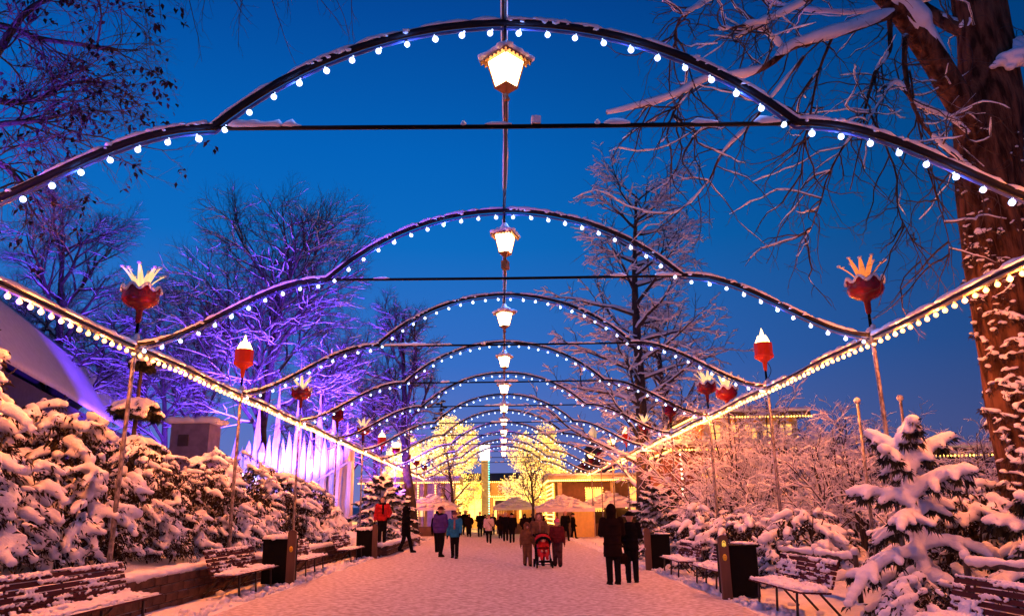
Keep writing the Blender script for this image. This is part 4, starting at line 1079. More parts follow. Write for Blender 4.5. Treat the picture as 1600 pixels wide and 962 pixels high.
def person(label, loc, rz, H, coat=DARKC, trou=TROU, hat=DARKC, head='hood', coat_len=.42, stride=0.0, arms=('down', 'down'), vox=.02, detail=True, scarf=None, bulk=1.0, lean=0.0, group=None, child=False, turn=0.0, snowsuit=False):
    """standing figure, face towards -y; all measures in parts of the height"""
    P_ = empty('person', label, 'person', loc, rz, group)
    h = H; hip = .50*h; sh = .81*h; hd = .925*h; hr = .065*h*(1.12 if child else 1)
    w = .125*h*bulk
    # ankles
    ft = []
    for s in (-1, 1):
        fy = -s*stride*.16*h; lift = .035*h*abs(stride) if fy > 0 else 0
        ft.append(np.array([s*.055*h, fy, .045*h+lift]))
    kn = [np.array([s*.055*h, ft[i][1]*.45-.02*h*(1 if stride else .3), .275*h]) for i, s in enumerate((-1, 1))]
    hp = [np.array([s*.050*h, 0, hip]) for s in (-1, 1)]
    shd = [np.array([s*.112*h*bulk**.5, .0+lean, sh]) for s in (-1, 1)]
    el = []; wr = []
    for i, s in enumerate((-1, 1)):
        k = arms[i]; S_ = shd[i]
        if k == 'down': e = S_+np.array([s*.035*h, .01*h, -.17*h]); w_ = e+np.array([s*.012*h, -.035*h, -.15*h])
        elif k == 'swing_f': e = S_+np.array([s*.03*h, -.04*h, -.165*h]); w_ = e+np.array([0, -.10*h, -.11*h])
        elif k == 'swing_b': e = S_+np.array([s*.03*h, .06*h, -.16*h]); w_ = e+np.array([0, .04*h, -.14*h])
        elif k == 'pocket': e = S_+np.array([s*.06*h, .03*h, -.165*h]); w_ = e+np.array([-s*.045*h, -.08*h, -.10*h])
        elif k == 'push': e = S_+np.array([s*.03*h, -.06*h, -.155*h]); w_ = e+np.array([-s*.02*h, -.13*h, -.055*h])
        elif k == 'fold': e = S_+np.array([s*.03*h, -.02*h, -.165*h]); w_ = e+np.array([-s*.11*h, -.10*h, .03*h])
        elif k == 'hold': e = S_+np.array([s*.035*h, -.015*h, -.165*h]); w_ = e+np.array([-s*.03*h, -.12*h, .05*h])
        el.append(e); wr.append(w_)
    hc = np.array([0, lean*1.2-.005*h, hd])
    # the body: one continuous surface
    mb = MB()
    mb.add(ICO2[0]*np.array([hr*.82, hr*.98, hr*1.15])+hc, ICO2[1])
    mb.add(ICO1[0]*np.array([.010*h, .014*h, .014*h])+hc+np.array([0, -hr*.98, -.008*h]), ICO1[1])      # nose
    mb.add(ICO1[0]*np.array([.03*h, .03*h, .018*h])+hc+np.array([0, -hr*.45, -hr*.75]), ICO1[1])       # chin
    for s in (-1, 1): mb.add(ICO1[0]*np.array([.006*h, .012*h, .018*h])+hc+np.array([s*hr*.84, 0, 0]), ICO1[1])
    capsule(mb, (0, lean, sh), hc-np.array([0, 0, hr*.6]), .034*h, .032*h)
    rings(mb, [(hip-.03*h, 0, 0, .080*h, .058*h), (hip+.03*h, 0, 0, .085*h, .06*h), (.62*h, 0, lean*.4, .072*h, .052*h), (.74*h, 0, lean*.8, .092*h, .06*h), (sh, 0, lean, .095*h, .05*h), (sh+.02*h, 0, lean, .05*h, .035*h)])
    for i in range(2):
        capsule(mb, hp[i], kn[i], .048*h, .034*h); capsule(mb, kn[i], ft[i], .033*h, .022*h)
        capsule(mb, shd[i], el[i], .030*h, .024*h); capsule(mb, el[i], wr[i], .023*h, .016*h)
        mb.add(ICO1[0]*np.array([.024*h, .06*h, .02*h])+ft[i]+np.array([0, -.03*h, -.022*h]), ICO1[1])
    remesh(mb, 'body', SKIN, vox, P_, None, 1)
    # trousers
    mb = MB(); kk = 1.22 if not snowsuit else 1.5
    for i in range(2):
        capsule(mb, hp[i], kn[i], .050*h*kk, .038*h*kk); capsule(mb, kn[i], ft[i]+np.array([0, 0, .0]), .038*h*kk, .033*h*kk)
    rings(mb, [(hip-.04*h, 0, 0, .095*h*bulk, .072*h*bulk), (hip+.06*h, 0, 0, .095*h*bulk, .072*h*bulk)])
    remesh(mb, 'trousers', trou, vox, P_, None, 1)
    for i, s in enumerate((-1, 1)):
        mb = MB(); f = ft[i]
        mb.add(ICO2[0]*np.array([.034*h, .072*h, .030*h])+f+np.array([0, -.035*h, -.018*h]), ICO2[1])
        capsule(mb, f+np.array([0, .002*h, -.01*h]), f+np.array([0, .0, .05*h]), .034*h, .033*h)
        mb.box(tuple(f+np.array([0, -.033*h, -.036*h])), (.060*h, .135*h, .018*h))
        remesh(mb, 'boot', BOOT, max(vox*.8, .014), P_, None, 1)
    # coat: torso, skirt and sleeves in one
    mb = MB(); b = bulk; zb = (1-coat_len)*h if coat_len > 1 else sh-coat_len*h*1.0
    flare = 1.0+.25*max(0, coat_len-.33)
    rings(mb, [(zb, 0, 0, .108*h*b*flare, .088*h*b*flare), (zb+.02*h, 0, 0, .112*h*b*flare, .09*h*b*flare), (hip+.08*h, 0, lean*.3, .104*h*b, .082*h*b), (.68*h, 0, lean*.6, .108*h*b, .085*h*b),
               (.76*h, 0, lean*.9, .118*h*b, .082*h*b), (sh, 0, lean, .112*h*b, .068*h*b), (sh+.022*h, 0, lean, .075*h*b, .055*h*b), (sh+.045*h, 0, lean, .05*h, .05*h)], 20)
    for i in range(2):
        capsule(mb, shd[i], el[i], .048*h*b, .040*h*b); capsule(mb, el[i], wr[i]+(el[i]-wr[i])*.08, .040*h*b, .030*h*b)
    if detail:
        rng = np.random.default_rng(int(H*1000)); 
        for z in np.linspace(zb+.05*h, sh-.06*h, 4): mb.tubes([(.113*h*b*math.cos(a_)*1.0, lean*.5+.088*h*b*math.sin(a_), z+rng.uniform(-.004, .004)) for a_ in np.linspace(0, 2*PI, 20)], np.full(20, .008*h), 5)
    remesh(mb, 'coat', coat, vox, P_, None, 1)
    # gloves with fingers
    for i, s in enumerate((-1, 1)):
        mb = MB(); d = unit(wr[i]-el[i]); c = wr[i]+d*.022*h
        sd = unit(np.cross(d, np.array([0, 1., 0]))+1e-6); nr = np.cross(sd, d)
        mb.add(ICO2[0]*np.array([.021*h, .024*h, .026*h])+c, ICO2[1])
        for j in range(4):
            o = sd*0+nr*(j-1.5)*.0115*h; ln = (.036, .042, .040, .032)[j]*h
            mid = c+o+d*.022*h+d*ln*.5; tip = mid+d*ln*.38+sd*(-s)*ln*.25
            mb.tubes([c+o+d*.010*h, mid, tip], [.0068*h, .0066*h, .005*h], 5)
        mb.tubes([c-nr*.02*h, c-nr*.034*h+d*.014*h, c-nr*.034*h+d*.032*h], [.007*h, .007*h, .005*h], 5)
        mb.build('glove', DARKC if not child else coat, P_)
    # head gear
    mb = MB()
    if head == 'hood':
        mb.add(ICO2[0]*np.array([hr*1.18, hr*1.25, hr*1.38])+hc+np.array([0, .018*h, .012*h]), ICO2[1]); capsule(mb, hc+np.array([0, .02*h, -.03*h]), (0, lean+.015*h, sh+.02*h), hr*1.1, .075*h*b)
        o = remesh(mb, 'hood', hat, vox, P_, None, 1)
        fx = MB().tubes([hc+np.array([hr*.8*math.cos(t), -hr*1.02, hr*1.0*math.sin(t)]) for t in np.linspace(0, 2*PI, 18)], np.full(18, .014*h), 6)
        fx.build('hood_trim', hat, P_)
    elif head == 'tall_hood':
        mb.add(ICO2[0]*np.array([hr*1.12, hr*1.2, hr*1.45])+hc+np.array([0, .01*h, .02*h]), ICO2[1]); capsule(mb, hc, (0, lean, sh+.01*h), hr*1.08, .062*h)
        remesh(mb, 'hood', hat, vox, P_, None, 1)
    elif head == 'beanie':
        V = ICO2[0].copy(); V[:, 2] = np.maximum(V[:, 2], -.05); mb.add(V*np.array([hr*.98, hr*1.12, hr*1.22])+hc+np.array([0, .006*h, .018*h]), ICO2[1])
        mb.build('beanie', hat, P_)
        MB().tubes([hc+np.array([hr*.98*math.cos(t), .006*h+hr*1.1*math.sin(t), .018*h]) for t in np.linspace(0, 2*PI, 20)], np.full(20, .011*h), 6).build('beanie_cuff', hat, P_)
        if child: MB().add(ICO1[0]*.024*h+hc+np.array([0, .006*h, hr*1.22+.03*h]), ICO1[1]).build('bobble', hat, P_)
    elif head == 'cap':
        V = ICO2[0].copy(); V[:, 2] = np.maximum(V[:, 2], -.05); mb.add(V*np.array([hr*1.0, hr*1.15, hr*.95])+hc+np.array([0, .006*h, .022*h]), ICO2[1]); mb.build('cap', hat, P_)
        MB().lathe([(hr*.9, 0), (hr*1.35, -.006*h), (hr*1.3, .006*h), (hr*.8, .012*h)], tuple(hc+np.array([0, -.01*h, .022*h])), 16).build('brim', hat, P_)
    elif head == 'fur_hood':
        mb.add(ICO2[0]*np.array([hr*1.2, hr*1.2, hr*1.35])+hc+np.array([0, .03*h, .008*h]), ICO2[1]); capsule(mb, hc+np.array([0, .03*h, -.03*h]), (0, lean+.02*h, sh+.02*h), hr*1.1, .08*h)
        remesh(mb, 'hood', coat, vox, P_, None, 1)
        C = [hc+np.array([hr*1.05*math.cos(t), -hr*.55, hr*1.2*math.sin(t)])+np.random.default_rng(abs(int(t*9))).normal(0, .004*h, 3) for t in np.linspace(0, 2*PI, 34)]
        blobs(MB(), C, np.full((34, 3), .018*h), jitter=.3).build('fur_trim', hat, P_)
    elif head == 'hair':
        mb.add(ICO2[0]*np.array([hr*.95, hr*1.02, hr*1.12])+hc+np.array([0, .014*h, .012*h]), ICO2[1]); mb.build('hair', hat, P_)
    for s in (-1, 1):
        mb = MB(); mb.add(ICO1[0]*np.array([.007*h, .004*h, .005*h])+hc+np.array([s*hr*.33, -hr*.93, .002*h]), ICO1[1]); mb.build('eye', DARKC, P_)
    MB().add(ICO1[0]*np.array([.012*h, .004*h, .004*h])+hc+np.array([0, -hr*.98, -.030*h]), ICO1[1]).build('mouth', mat('lips', (.35, .1, .09), .5, .1, 3), P_)
    if scarf:
        MB().tubes([(.058*h*math.cos(t), lean+.052*h*math.sin(t), sh+.035*h+.006*h*math.sin(3*t)) for t in np.linspace(0, 2*PI, 20)], np.full(20, .022*h), 8).build('scarf', scarf, P_)
        MB().tubes([(.01*h, -.07*h, sh+.02*h), (.014*h, -.098*h*b, sh-.08*h), (.010*h, -.10*h*b, sh-.19*h)], [.018*h, .022*h, .02*h], 6).build('scarf_end', scarf, P_)
    return P_
BROWNC = cloth('dark_brown_cloth', (.012, .006, .006)); PURP = cloth('purple_jacket', (.07, .035, .22)); BLUEJ = cloth('blue_jacket', (.02, .17, .36)); PINKW = cloth('pale_coat', (.62, .50, .50))
REDJ = cloth('red_jacket', (.42, .02, .02)); SUIT = cloth('brown_snowsuit', (.16, .08, .045)); DRED = cloth('dark_red_jacket', (.10, .015, .02)); PINKH = cloth('pink_hat', (.75, .14, .22)); PLUM = cloth('grey_plum_scarf', (.22, .13, .17))
FUR = cloth('fur', (.26, .13, .09)); CHECK = cloth('checked_trousers', (.09, .04, .045), .6)
def gp(x, y, dz=0): return (x, y, float(gz(x, y))+.02+dz)
p1 = person('tall person in a long dark hooded coat, seen from behind, left of the standing couple', gp(2.58, 19.3), PI+.15, 1.84, BROWNC, TROU, BROWNC, 'tall_hood', .46, 0, ('fold', 'fold'), .018, bulk=1.12)
p2 = person('person in black with a peaked cap, seen from behind, right of the standing couple', gp(3.10, 19.75), PI-.25, 1.70, DARKC, TROU, DARKC, 'cap', .36, 0, ('hold', 'down'), .018, bulk=1.02)
bag = empty('shoulder_bag', 'dark bag hanging between the two people of the standing couple', 'bag', gp(2.86, 19.62, .45))
m_ = MB(); rings(m_, [(0, 0, 0, .10, .05), (.03, 0, 0, .13, .07), (.2, 0, 0, .12, .06), (.26, 0, 0, .08, .03)], 12); m_.build('body', BROWNC, bag)
MB().tubes([(-.09, 0, .24), (-.05, 0, .42), (.02, 0, .50), (.08, 0, .42), (.10, 0, .24)], np.full(5, .010), 5).build('handle', DARKC, bag)
MB().tubes([(.03, 0, .02), (.07, 0, -.08), (.05, 0, -.22)], [.012, .01, .006], 5).build('strap_end', DARKC, bag)
cm = empty('small_camera', 'small camera in the right hand of the person in black', 'camera', gp(3.42, 19.66, .80)); MB().box((0, 0, 0), (.07, .035, .05)).build('body', mat('camera_grey', (.4, .4, .42), .35, .1, 5), cm)
MB().lathe([(.018, 0), (.018, .03), (.014, .035)], k=10).build('lens', BLACK, cm).rotation_euler = (PI/2, 0, 0)

person('woman in a brown coat with furry hood, pushing the red stroller', gp(1.12, 26.75), .03, 1.70, SUIT, TROU, FUR, 'fur_hood', .40, .5, ('push', 'push'), .022, scarf=FUR, bulk=1.15)
person('child in a brown snowsuit and hood walking left of the stroller', gp(.70, 26.55), .15, 1.38, SUIT, SUIT, SUIT, 'hood', .30, .35, ('down', 'down'), .02, bulk=1.05, child=True, snowsuit=True)
person('child in a pink hat and checked trousers walking right of the stroller', gp(1.68, 26.05), -.1, 1.50, DRED, CHECK, PINKH, 'beanie', .32, .3, ('down', 'down'), .02, bulk=1.0, child=True, snowsuit=True)
person('tall man in a purple jacket and cap, back half turned, left side of the walk', gp(-2.55, 30.6), PI*.80, 1.90, PURP, TROU, cloth('dark_red_cap', (.10, .02, .03)), 'cap', .33, .45, ('pocket', 'down'), .022, scarf=BROWNC, bulk=1.12)
person('woman in a bright blue jacket and grey scarf beside the man in purple', gp(-1.98, 30.4), -.15, 1.74, BLUEJ, TROU, cloth('plum_cap', (.14, .06, .08)), 'beanie', .36, .35, ('down', 'swing_f'), .022, scarf=PLUM, bulk=1.05)
person('walker in a long black hooded coat in profile by the left wall', gp(-4.22, 33.2), PI*.45, 1.86, DARKC, TROU, DARKC, 'hood', .44, .8, ('fold', 'down'), .024, bulk=1.12)
person('man in a red jacket standing on the low stone wall at the left', (-4.95, 31.4, .67), .1, 1.80, REDJ, TROU, cloth('dark_hair', (.03, .015, .01)), 'hair', .33, .1, ('down', 'pocket'), .024, scarf=DARKC, bulk=1.05)
person('shadowed figure just behind the man in purple', gp(-2.95, 34.0), PI*.9, 1.72, DARKC, TROU, DARKC, 'cap', .36, .4, ('down', 'down'), .03, detail=False)
pw = person('woman in a pale pink coat with a dark bag strap, alone mid-walk', gp(-.98, 47.5), 0, 1.68, PINKW, TROU, DARKC, 'hair', .38, .6, ('swing_f', 'swing_b'), .028, bulk=1.2)
MB().tubes([(-.13, -.06, 1.40), (0, -.175, 1.2), (.17, -.15, .98)], [.018]*3, 5).build('bag_strap', DARKC, pw)
m_ = MB(); rings(m_, [(.74, .24, -.02, .05, .09), (.98, .24, -.02, .06, .10)], 10); m_.build('bag', DARKC, pw)

# stroller
ST = empty('stroller', 'red and black stroller with a small child bundled inside, facing the camera', 'stroller', gp(1.2, 25.75), .05)
RF = cloth('stroller_red', (.45, .03, .04)); BF = BLACK
m_ = MB(); rings(m_, [(.34, 0, -.06, .17, .16), (.42, 0, -.02, .20, .20), (.60, 0, .08, .20, .14), (.86, 0, .14, .19, .09)], 14); m_.build('seat', RF, ST)
t = np.linspace(0, PI, 10)
for i in range(3):
    MB().tubes(np.stack([.22*np.cos(t), .16-.10*i-.06*np.sin(t), .84+.17*np.sin(t)-.04*i], -1), np.full(10, .05), 6).build('hood_panel', RF if i < 2 else BF, ST)
for s in (-1, 1):
    MB().tubes([(s*.20, -.36, .13), (s*.21, -.05, .45), (s*.21, .42, 1.02)], [.014]*3, 6).build('side_bar', BF, ST)
    MB().tubes([(s*.21, -.05, .45), (s*.24, .34, .13)], [.014]*2, 6).build('rear_strut', BF, ST)
    for (yy_, r_) in ((-.36, .11), (.34, .13)):
        x_ = s*.25 if yy_ < 0 else s*.28
        wh_ = MB().lathe([(r_*.55, -.022), (r_, -.022), (r_*1.03, 0), (r_, .022), (r_*.55, .022), (r_*.55, -.022)], k=18).build('wheel', BF, ST); wh_.location = (x_, yy_, r_); wh_.rotation_euler = (0, PI/2, 0)
        MB().lathe([(.0, -.012), (r_*.56, -.012), (r_*.56, .012), (0, .012)], k=8).build('hub', mat('hub_grey', (.15, .15, .16), .4, .2, 5), wh_)
    m_ = MB(); capsule(m_, (s*.08, -.12, .50), (s*.09, -.34, .30), .06, .05); m_.build('footmuff_leg', RF, ST)
MB().tubes([(-.21, .42, 1.02), (-.1, .46, 1.05), (.1, .46, 1.05), (.21, .42, 1.02)], [.016]*4, 6).build('handle', BF, ST)
MB().tubes([(-.25, -.36, .12), (.25, -.36, .12)], [.013]*2, 6).build('axle', BF, ST); MB().box((0, -.24, .20), (.34, .16, .06)).build('footrest', BF, ST)
MB().tubes([(-.2, -.05, .60), (-.15, -.24, .62), (.15, -.24, .62), (.2, -.05, .60)], [.018]*4, 6).build('bumper_bar', BF, ST)
TD = empty('person', 'toddler in a red snowsuit and hood sitting in the stroller', 'person', gp(1.2, 25.72, .5), .05)
m_ = MB(); m_.add(ICO2[0]*np.array([.085, .09, .10])+np.array([0, .0, .36]), ICO2[1]); capsule(m_, (0, .02, .05), (0, .02, .25), .09, .08)
for s in (-1, 1): capsule(m_, (s*.09, .02, .24), (s*.13, -.13, .12), .035, .028); capsule(m_, (s*.06, 0, .03), (s*.07, -.2, .02), .05, .045)
m_.add(ICO1[0]*.014+np.array([0, -.09, .35]), ICO1[1])
remesh(m_, 'body', SKIN, .014, TD, None, 1)
m_ = MB(); capsule(m_, (0, .02, .04), (0, .02, .25), .105, .10)
for s in (-1, 1): capsule(m_, (s*.09, .02, .24), (s*.13, -.12, .12), .05, .04); capsule(m_, (s*.06, 0, .03), (s*.07, -.18, .02), .06, .055)
remesh(m_, 'snowsuit', REDJ, .014, TD, None, 1)
m_ = MB(); m_.add(ICO2[0]*np.array([.105, .10, .12])+np.array([0, .03, .375]), ICO2[1]); m_.build('hood', cloth('rose_hood', (.6, .15, .15)), TD)
for s in (-1, 1): MB().add(ICO1[0]*.010+np.array([s*.03, -.085, .375]), ICO1[1]).build('eye', DARKC, TD)

# the crowd by the market
GC = 'distant crowd by the market stalls'
V1 = person('x', (0, 0, 0), 0, 1.75, DARKC, TROU, DARKC, 'beanie', .38, .5, ('swing_f', 'swing_b'), .035, False, bulk=1.12, group=GC)
V2 = person('x', (0, 0, 0), 0, 1.68, BROWNC, TROU, DARKC, 'hood', .44, .2, ('pocket', 'pocket'), .035, False, bulk=1.15, group=GC)
V3 = person('x', (0, 0, 0), 0, 1.80, DARKC, TROU, SKIN, 'cap', .34, .7, ('down', 'fold'), .035, False, bulk=1.1, group=GC)
VS = [V1, V2, V3]
CR = [  # px of feet, depth, kind, turn, label
 (800, 48.0, 0, PI, 'broad figure in black walking away, right of the woman in pale pink'), (790, 51, 2, PI, 'dark walker close left of the broad figure in black'),
 (820, 53, 1, 0, 'dark figure with folded arms left of the child in the snowsuit'), (884, 50, 2, .3, 'dark figure right of the stroller woman, by the kiosk'),
 (896, 54, 0, 1.2, 'person turned to the kiosk with its yellow curtain'), (733, 58, 1, 0, 'leftmost dark figure of the crowd'),
 (750, 59, 2, PI, 'taller dark figure close left of the woman in pale pink'), (727, 62, 2, .4, 'small dark figure at the left end of the crowd, behind others'), (782, 57, 1, PI, 'pair member nearest the centre line, in a hood'),
 (832, 63, 0, 0, 'small dark figure above the child in the snowsuit'),
 (841, 58, 1, PI, 'dark figure just left of the stroller woman'), (758, 64, 1, .2, 'tiny dark figure at the back near the left golden tree'),
 (770, 66, 2, PI, 'tiny figure furthest back at the centre of the walk'), (719, 60, 0, PI, 'dark figure showing behind the woman in blue'), (846, 66, 0, PI, 'tiny figure far back beneath the right golden tree')]
used = set()
for px, Y, v, tn, lab in CR:
    p = at(px, 830, Y); loc = (float(p[0]), Y, float(gz(p[0], Y))+.02)
    if v not in used:
        o = VS[v]; used.add(v); o.location = loc; o.rotation_euler = (0, 0, tn); o['label'] = lab
    else: o = copy_thing(VS[v], loc, tn, lab, random.uniform(.93, 1.05))

# ------------------------------------------------------------------ buildings and market
def strip(mb, a, b, step, r, tmpl=ICO1):
    a = np.array(a, float); b = np.array(b, float); n = max(2, int(np.linalg.norm(b-a)/step)); P = a+(b-a)*np.linspace(0, 1, n)[:, None]
    T, F = tmpl; blobs(mb, P, np.full((n, 3), r), tmpl=(T, F)); return mb
OCT = (np.array([(1, 0, 0), (-1, 0, 0), (0, 1, 0), (0, -1, 0), (0, 0, 1), (0, 0, -1.)]), np.array([(0, 2, 4), (2, 1, 4), (1, 3, 4), (3, 0, 4), (2, 0, 5), (1, 2, 5), (3, 1, 5), (0, 3, 5)]))
TINY = mat('string_light', (1, .8, .4), .4, 0, 1, emit=(1, .52, .085), estr=7.0, sample='FRONT')
TINYW = mat('white_string_light', (1, 1, 1), .4, 0, 1, emit=(1, .85, .6), estr=14.0, sample='NONE')
def M_(n, c, **k): return mat(n, c, .8, .25, 3, .3, 20, **k)
CREAM = M_('cream_wall', (.62, .48, .30)); BRN = M_('brown_wall', (.16, .08, .045)); REDW = M_('red_wall', (.20, .06, .03)); DKW = M_('dark_wall', (.05, .04, .05))
GLOW = mat('lit_window', (1, .8, .4), .4, .1, 2, emit=(1, .52, .10), estr=1.5, sample='FRONT')
def window(par, x, y, z, w, h, glow=GLOW, frame=CREAM, facing=-1, nx=2, nz=2, lights=False):
    """a framed window on a wall that faces -y"""
    f = MB()
    for (cx, cz, sx, sz) in ((0, h/2, w+.16, .08), (0, -h/2, w+.16, .08), (-w/2-.04, 0, .08, h), (w/2+.04, 0, .08, h)): f.box((cx, 0, cz), (sx, .12, sz))
    for i in range(1, nx): f.box((-w/2+w*i/nx, .01, 0), (.05, .07, h))
    for i in range(1, nz): f.box((0, .012, -h/2+h*i/nz), (w, .06, .05))
    o = f.build('window_frame', frame, par); o.location = (x, y, z)
    p = MB().box((0, .035, 0), (w, .02, h)).build('window_pane', glow, o)
    if lights:
        m_ = MB(); e = .05
        for a, b in (((-w/2-e, -.09, -h/2-e), (w/2+e, -.09, -h/2-e)), ((-w/2-e, -.09, h/2+e), (w/2+e, -.09, h/2+e)), ((-w/2-e, -.09, -h/2), (-w/2-e, -.09, h/2)), ((w/2+e, -.09, -h/2), (w/2+e, -.09, h/2))): strip(m_, a, b, .16, .045, OCT)
        m_.build('light_string', TINY, o, 'stuff')
    return o
def slab_snow(par, x0, x1, y0, y1, z, h, vox=.12):
    rng = np.random.default_rng(int(abs(x0*7+y0)*10)); m_ = MB(); m_.box(((x0+x1)/2, (y0+y1)/2, z+h*.35), (x1-x0, y1-y0, h*.7))
    per = int(((x1-x0)+(y1-y0))*2/.35)
    for i in range(per):
        t = rng.random(); 
        if rng.random() < (x1-x0)/((x1-x0)+(y1-y0)): p = (x0+t*(x1-x0), y0 if rng.random() < .7 else y1, z+h*.45)
        else: p = (x0 if rng.random() < .5 else x1, y0+t*(y1-y0), z+h*.45)
        m_.add(ICO1[0]*np.array([.35, .12, h*.55])+np.array(p), ICO1[1])
    return remesh(m_, 'roof_snow', SNOWF, vox, par, None, 2)

def lamp_obj(par, kind, name, loc, energy, color, radius=.1, **kw):
    l = bpy.data.lights.new(name, kind); l.energy = energy; l.color = color; l.shadow_soft_size = radius
    for k, v in kw.items(): setattr(l, k, v)
    o = bpy.data.objects.new(name, l); COL.objects.link(o); o.parent = par; o.location = loc; return o

# --- pavilion with warm eaves on the right
B = empty('pavilion', 'two-storey red pavilion with light-trimmed eaves behind the bare right shrubs', 'building', (8.0, 34.5, 0))
MB().box((3.4, 4, 2.2), (6.8, 8, 4.4)).build('lower_wall', REDW, B)
MB().box((3.4, 4, 4.48), (7.7, 8.9, .22)).build('lower_roof', BRN, B)
slab_snow(B, -.45, 7.25, -.45, 8.4, 4.6, .28)
MB().box((3.6, 4.2, 5.3), (4.6, 6.0, 1.3)).build('upper_wall', mat('amber_wall', (.75, .42, .12), .7, .2, 3), B)
MB().box((3.6, 4.2, 6.05), (5.6, 7.0, .2)).build('upper_roof', BRN, B)
slab_snow(B, .8, 6.4, .7, 7.7, 6.16, .25)
for i in range(6):
    MB().box((1.5+i*.85, 1.12, 5.3), (.16, .14, 1.25)).build('column', CREAM, B)
    if i < 5: window(B, 1.93+i*.85, 1.16, 5.25, .55, .8, GLOW, CREAM, nx=1, nz=2)
for i in range(3): window(B, 1.3+i*2.1, -.06, 2.6, 1.0, 1.5, GLOW, CREAM, nx=2, nz=3)
m_ = MB()
for a, b in (((-.42, -.5, 4.36), (7.2, -.5, 4.36)), ((-.5, -.42, 4.36), (-.5, 8.3, 4.36)), ((.85, .65, 5.92), (6.4, .65, 5.92)), ((.82, .7, 5.92), (.82, 7.6, 5.92)), ((1.25, 1.05, 4.85), (6, 1.05, 4.85))): strip(m_, a, b, .13, .05, OCT)
m_.build('eave_lights', TINY, B, 'stuff')
m_ = MB(); strip(m_, (-.06, -.06, 4.2), (-.06, -.06, .3), .2, .05, OCT); strip(m_, (6.85, -.06, 4.2), (6.85, -.06, .3), .2, .05, OCT); m_.build('corner_lights', TINYW, B, 'stuff')

# --- low building with flat eave at the end of the right side
B = empty('restaurant_building', 'flat-roofed brown building with a bright eave line and bulb-framed windows at the walk end', 'building', (4.1, 62, 0))
MB().box((6.5, 5, 2.1), (13, 10, 4.2)).build('wall', BRN, B)
MB().box((6.5, 4.9, 4.42), (14.2, 11.4, .34)).build('roof', CREAM, B)
slab_snow(B, -.6, 13.6, -.8, 10.6, 4.6, .25)
MB().box((-.1, 5, 2.05), (.15, 9.9, 4.0)).build('side_wall', mat('pale_yellow_wall', (.8, .62, .25), .7, .15, 2), B)
for x in (.35, 4.6, 8.8, 12.8): MB().box((x, -.14, 2.05), (.35, .24, 4.1)).build('pilaster', CREAM, B)
for x in (3.1, 6.6, 10.4): window(B, x, -.06, 2.75, 1.25, 1.7, GLOW, CREAM, lights=True)
for x in (1.7, 5.6): 
    l = MB().add(ICO2[0]*.16+np.array([x, -.2, 2.2]), ICO2[1]).build('wall_lamp', FLAME, B)
m_ = MB()
for a, b in (((-.55, -.85, 4.22), (13.6, -.85, 4.22)), ((-.62, -.8, 4.22), (-.62, 10.4, 4.22)), ((-.2, -.1, 4.0), (-.2, -.1, .3))): strip(m_, a, b, .16, .085, OCT)
for k_ in range(22): strip(m_, (-.2, .3+k_*.45, .6), (-.2, .3+k_*.45, 4.0), .30, .06, OCT)
m_.build('eave_lights', TINY, B, 'stuff')

# --- dim low building with snow roof behind the tiered tree
B = empty('long_low_building', 'dim violet-grey building with a snowy roof, right of the tiered tree', 'building', (11.5, 58, 0))
MB().box((6, 4, 2.0), (12, 8, 4.0)).build('wall', DKW, B); MB().prism([(-.5, 4.0), (8.5, 4.0), (4, 6.4)], 0, -.5, 12.5).build('roof', DKW, B)
m_ = MB()
for t_ in range(40):
    for u_ in range(9): m_.add(ICO1[0]*np.array([.45, .5, .16])+np.array([-.4+t_*.33, -.4+u_*.5, 4.12+u_*.27]), ICO1[1])
remesh(m_, 'roof_snow', SNOWF, .12, B, None, 2)
for i in range(4): window(B, 1.5+i*2.8, -.06, 2.2, 1.0, 1.2, mat('dark_glass', (.03, .04, .08), .1, .1, 2), CREAM)
B = empty('low_building', 'low building with a warm light line seen behind the thicket near the old tree', 'building', (14.5, 27, .3))
MB().box((5, 3, 1.6), (10, 6, 3.2)).build('wall', DKW, B); MB().box((5, 3, 3.3), (10.6, 6.6, .2)).build('roof', BRN, B); slab_snow(B, -.3, 10.3, -.3, 6.3, 3.42, .25)
strip(MB(), (-.3, -.36, 3.15), (10.3, -.36, 3.15), .13, .045, OCT).build('eave_lights', TINY, B, 'stuff')
for i in range(3): window(B, 1.5+i*3, -.06, 1.8, 1.0, 1.2, MATS['dark_glass'], CREAM)

# --- golden facade behind the trees
B = empty('theatre_building', 'golden floodlit facade with an arched sign behind the two golden trees', 'building', (-15, 94, 0))
GOLDW = mat('gold_wall', (.45, .26, .10), .7, .3, 1.2)
MB().box((13, 4, 2.8), (26, 8, 5.6)).build('wall', GOLDW, B)
MB().prism([(-.5, 5.6), (8.5, 5.6), (4, 6.8)], 0, -.5, 26.5).build('roof', BRN, B)
for i in range(9): MB().box((.6+i*3.1, -.3, 2.75), (.5, .5, 5.5)).build('column', CREAM, B)
for i in range(8):
    window(B, 2.15+i*3.1, -.06, 2.4, 1.5, 2.2, GLOW, CREAM, lights=True)
t = np.linspace(0, PI, 18); a_ = MB(); a_.prism([(2.2*math.cos(u), 1.5*math.sin(u)) for u in t], 1, -.2, .2); o = a_.build('arched_sign', mat('yellow_sign', (.9, .7, .1), .5, .1, 2, emit=(1, .60, .04), estr=1.1, sample='NONE'), B); o.location = (11.0, -1.2, 3.9)
m_ = MB()
for u0, u1 in zip(t[:-1], t[1:]): strip(m_, (11+2.3*math.cos(u0), -1.45, 3.9+1.6*math.sin(u0)), (11+2.3*math.cos(u1), -1.45, 3.9+1.6*math.sin(u1)), .2, .08, OCT)
for z in (3.8, 5.5): strip(m_, (0, -.6, z), (26, -.6, z), .25, .09, OCT)
